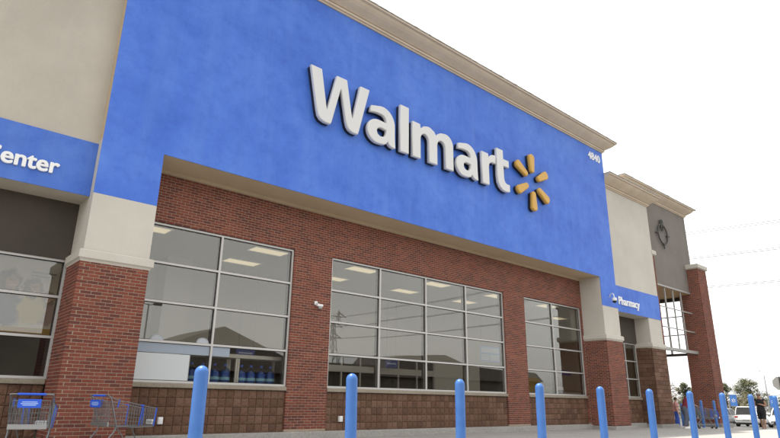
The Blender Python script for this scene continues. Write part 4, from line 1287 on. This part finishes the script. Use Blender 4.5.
# ================================================================== power line: pylons and wires
def pylon(x, y, h, lb):
    r = tag(empty('power_pylon', (x, y, lot_z(x))), lb, 'pylon', 'power line pylons')
    mb = MB(); b = 3.4; t_ = .7
    def wd_(z): return b + (t_ - b) * min(z / (h * .8), 1)
    lv = [0, h * .16, h * .31, h * .44, h * .55, h * .64, h * .72, h * .8, h * .88, h]
    cs = [(-1, -1), (1, -1), (1, 1), (-1, 1)]
    for i in range(len(lv) - 1):
        a, c = lv[i], lv[i + 1]; wa, wc = wd_(a), wd_(c) if c < h else .05
        for k in range(4):
            p, q = cs[k], cs[(k + 1) % 4]
            mb.tube([(p[0] * wa, p[1] * wa, a), (p[0] * wc, p[1] * wc, c)], .20, 4)
            mb.tube([(p[0] * wa, p[1] * wa, a), (q[0] * wc, q[1] * wc, c)], .11, 4)
            mb.tube([(q[0] * wa, q[1] * wa, a), (p[0] * wc, p[1] * wc, c)], .11, 4)
    mb.build('lattice', M['metal'], r)
    for z, l_ in ((h * .70, 5.0), (h * .82, 5.6), (h * .93, 4.6)):
        ar = MB()
        for s_ in (-1, 1):
            for q in (-.5, .5): ar.tube([(s_ * .5, q, z), (s_ * l_, 0, z)], .16, 4); ar.tube([(s_ * .5, q, z + 1.9), (s_ * l_, 0, z)], .14, 4)
            ar.tube([(s_ * l_, 0, z), (s_ * l_, 0, z - 1.2)], .06, 5)
        ar.build('cross_arm', M['metal'], r)
    return r
PA, PB = Vector((171, -221, 0)), Vector((60.5, 260, 0))
HP = 45
pylon(PA.x, PA.y, HP, 'lattice power pylon far across the car park, mirrored in the middle window')
pylon(PB.x, PB.y, HP, 'lattice power pylon far behind the store building')
wmat = mat('wire_metal', (.38, .38, .39), .7, 0)
wn = 0
for z, l_ in ((HP * .70, 5.0), (HP * .82, 5.6), (HP * .93, 4.6)):
    for s_ in (0, 1):
        pts = []
        for i in range(61):
            t = i / 60
            p = PA.lerp(PB, t) + Vector((-l_ + 1.4 * s_, 0, 0)); p.z = z - 1.2 - lot_z(100) * -1 - 4 * 8.4 * t * (1 - t)
            pts.append(p)
        wi = MB().tube(pts, .072, 4).build('power_wire', wmat)
        tag(wi, '%s overhead wire of the pair under the %s arms, crossing the sky' % ('outer' if s_ == 0 else 'inner', {0: 'lowest', 1: 'middle', 2: 'top'}[wn // 2]), 'wire', 'overhead power wires')
        wn += 1

# ================================================================== across the car park (mirrored in the windows)
far = tag(empty('shop_row', (70, -72, lot_z(70))), 'long low shop row with gabled roof across the car park, mirrored in the windows', 'building')
fw = stucco('far_wall', (.13, .115, .095), (.17, .15, .125), .3, .2)
fr_ = speck('far_roof', (.10, .09, .08), (.15, .13, .115), 5, .9)
MB().box(-48, 55, -14, 0, 0, 6.6).build('wall', fw, far)
MB().box(-110, -48.01, -14, -.5, 0, 9.6).box(-48, -37, -13, -2, 6.61, 9.5).build('wall', fw, far)
MB().prism([(-46, 6.0), (-28.4, 12.6), (-10, 6.0)], -14, 2).build('gable_roof', fr_, far)
MB().prism([(4, 6.6), (8, 10.6), (22, 11.4), (30, 9.4), (52, 8.6), (55, 6.6)], -13, 1).build('hip_roof', fr_, far)
MB().box(-10, 5, -2, 1.2, 6.6, 7.9).build('parapet', fw, far)
for i in range(16): MB().box(-45 + 6.2 * i, -41 + 6.2 * i, -.02, .06, .2, 3.2).build('shop_window', M['carglass'], far)
MB().box(-48, 55, .1, 3.0, 3.5, 3.9).build('awning', fr_, far)
for i, (x, y) in enumerate(((20.9, -45),)):
    r = tag(empty('car_park_lamp', (x, y, lot_z(x))), 'tall twin-headed lamp post across the car park, mirrored in the left window', 'street lamp')
    h = 10.1 - lot_z(x)
    MB().tube([(0, 0, 0), (0, 0, h)], [.10, .07], 10).build('pole', M['metal'], r, True)
    MB().lathe([(.3, 0), (.3, .7), (.25, .72)], 14).build('footing', M['concrete'], r)
    for s_ in (-1, 1):
        MB().tube([(0, 0, h - .1), (s_ * .5, 0, h)], .04, 6).build('arm', M['dmetal'], r)
        MB().cbox(s_ * .9 - .42, s_ * .9 + .42, -.22, .22, h - .06, h + .14, .04).build('lamp_head', M['dmetal'], r)
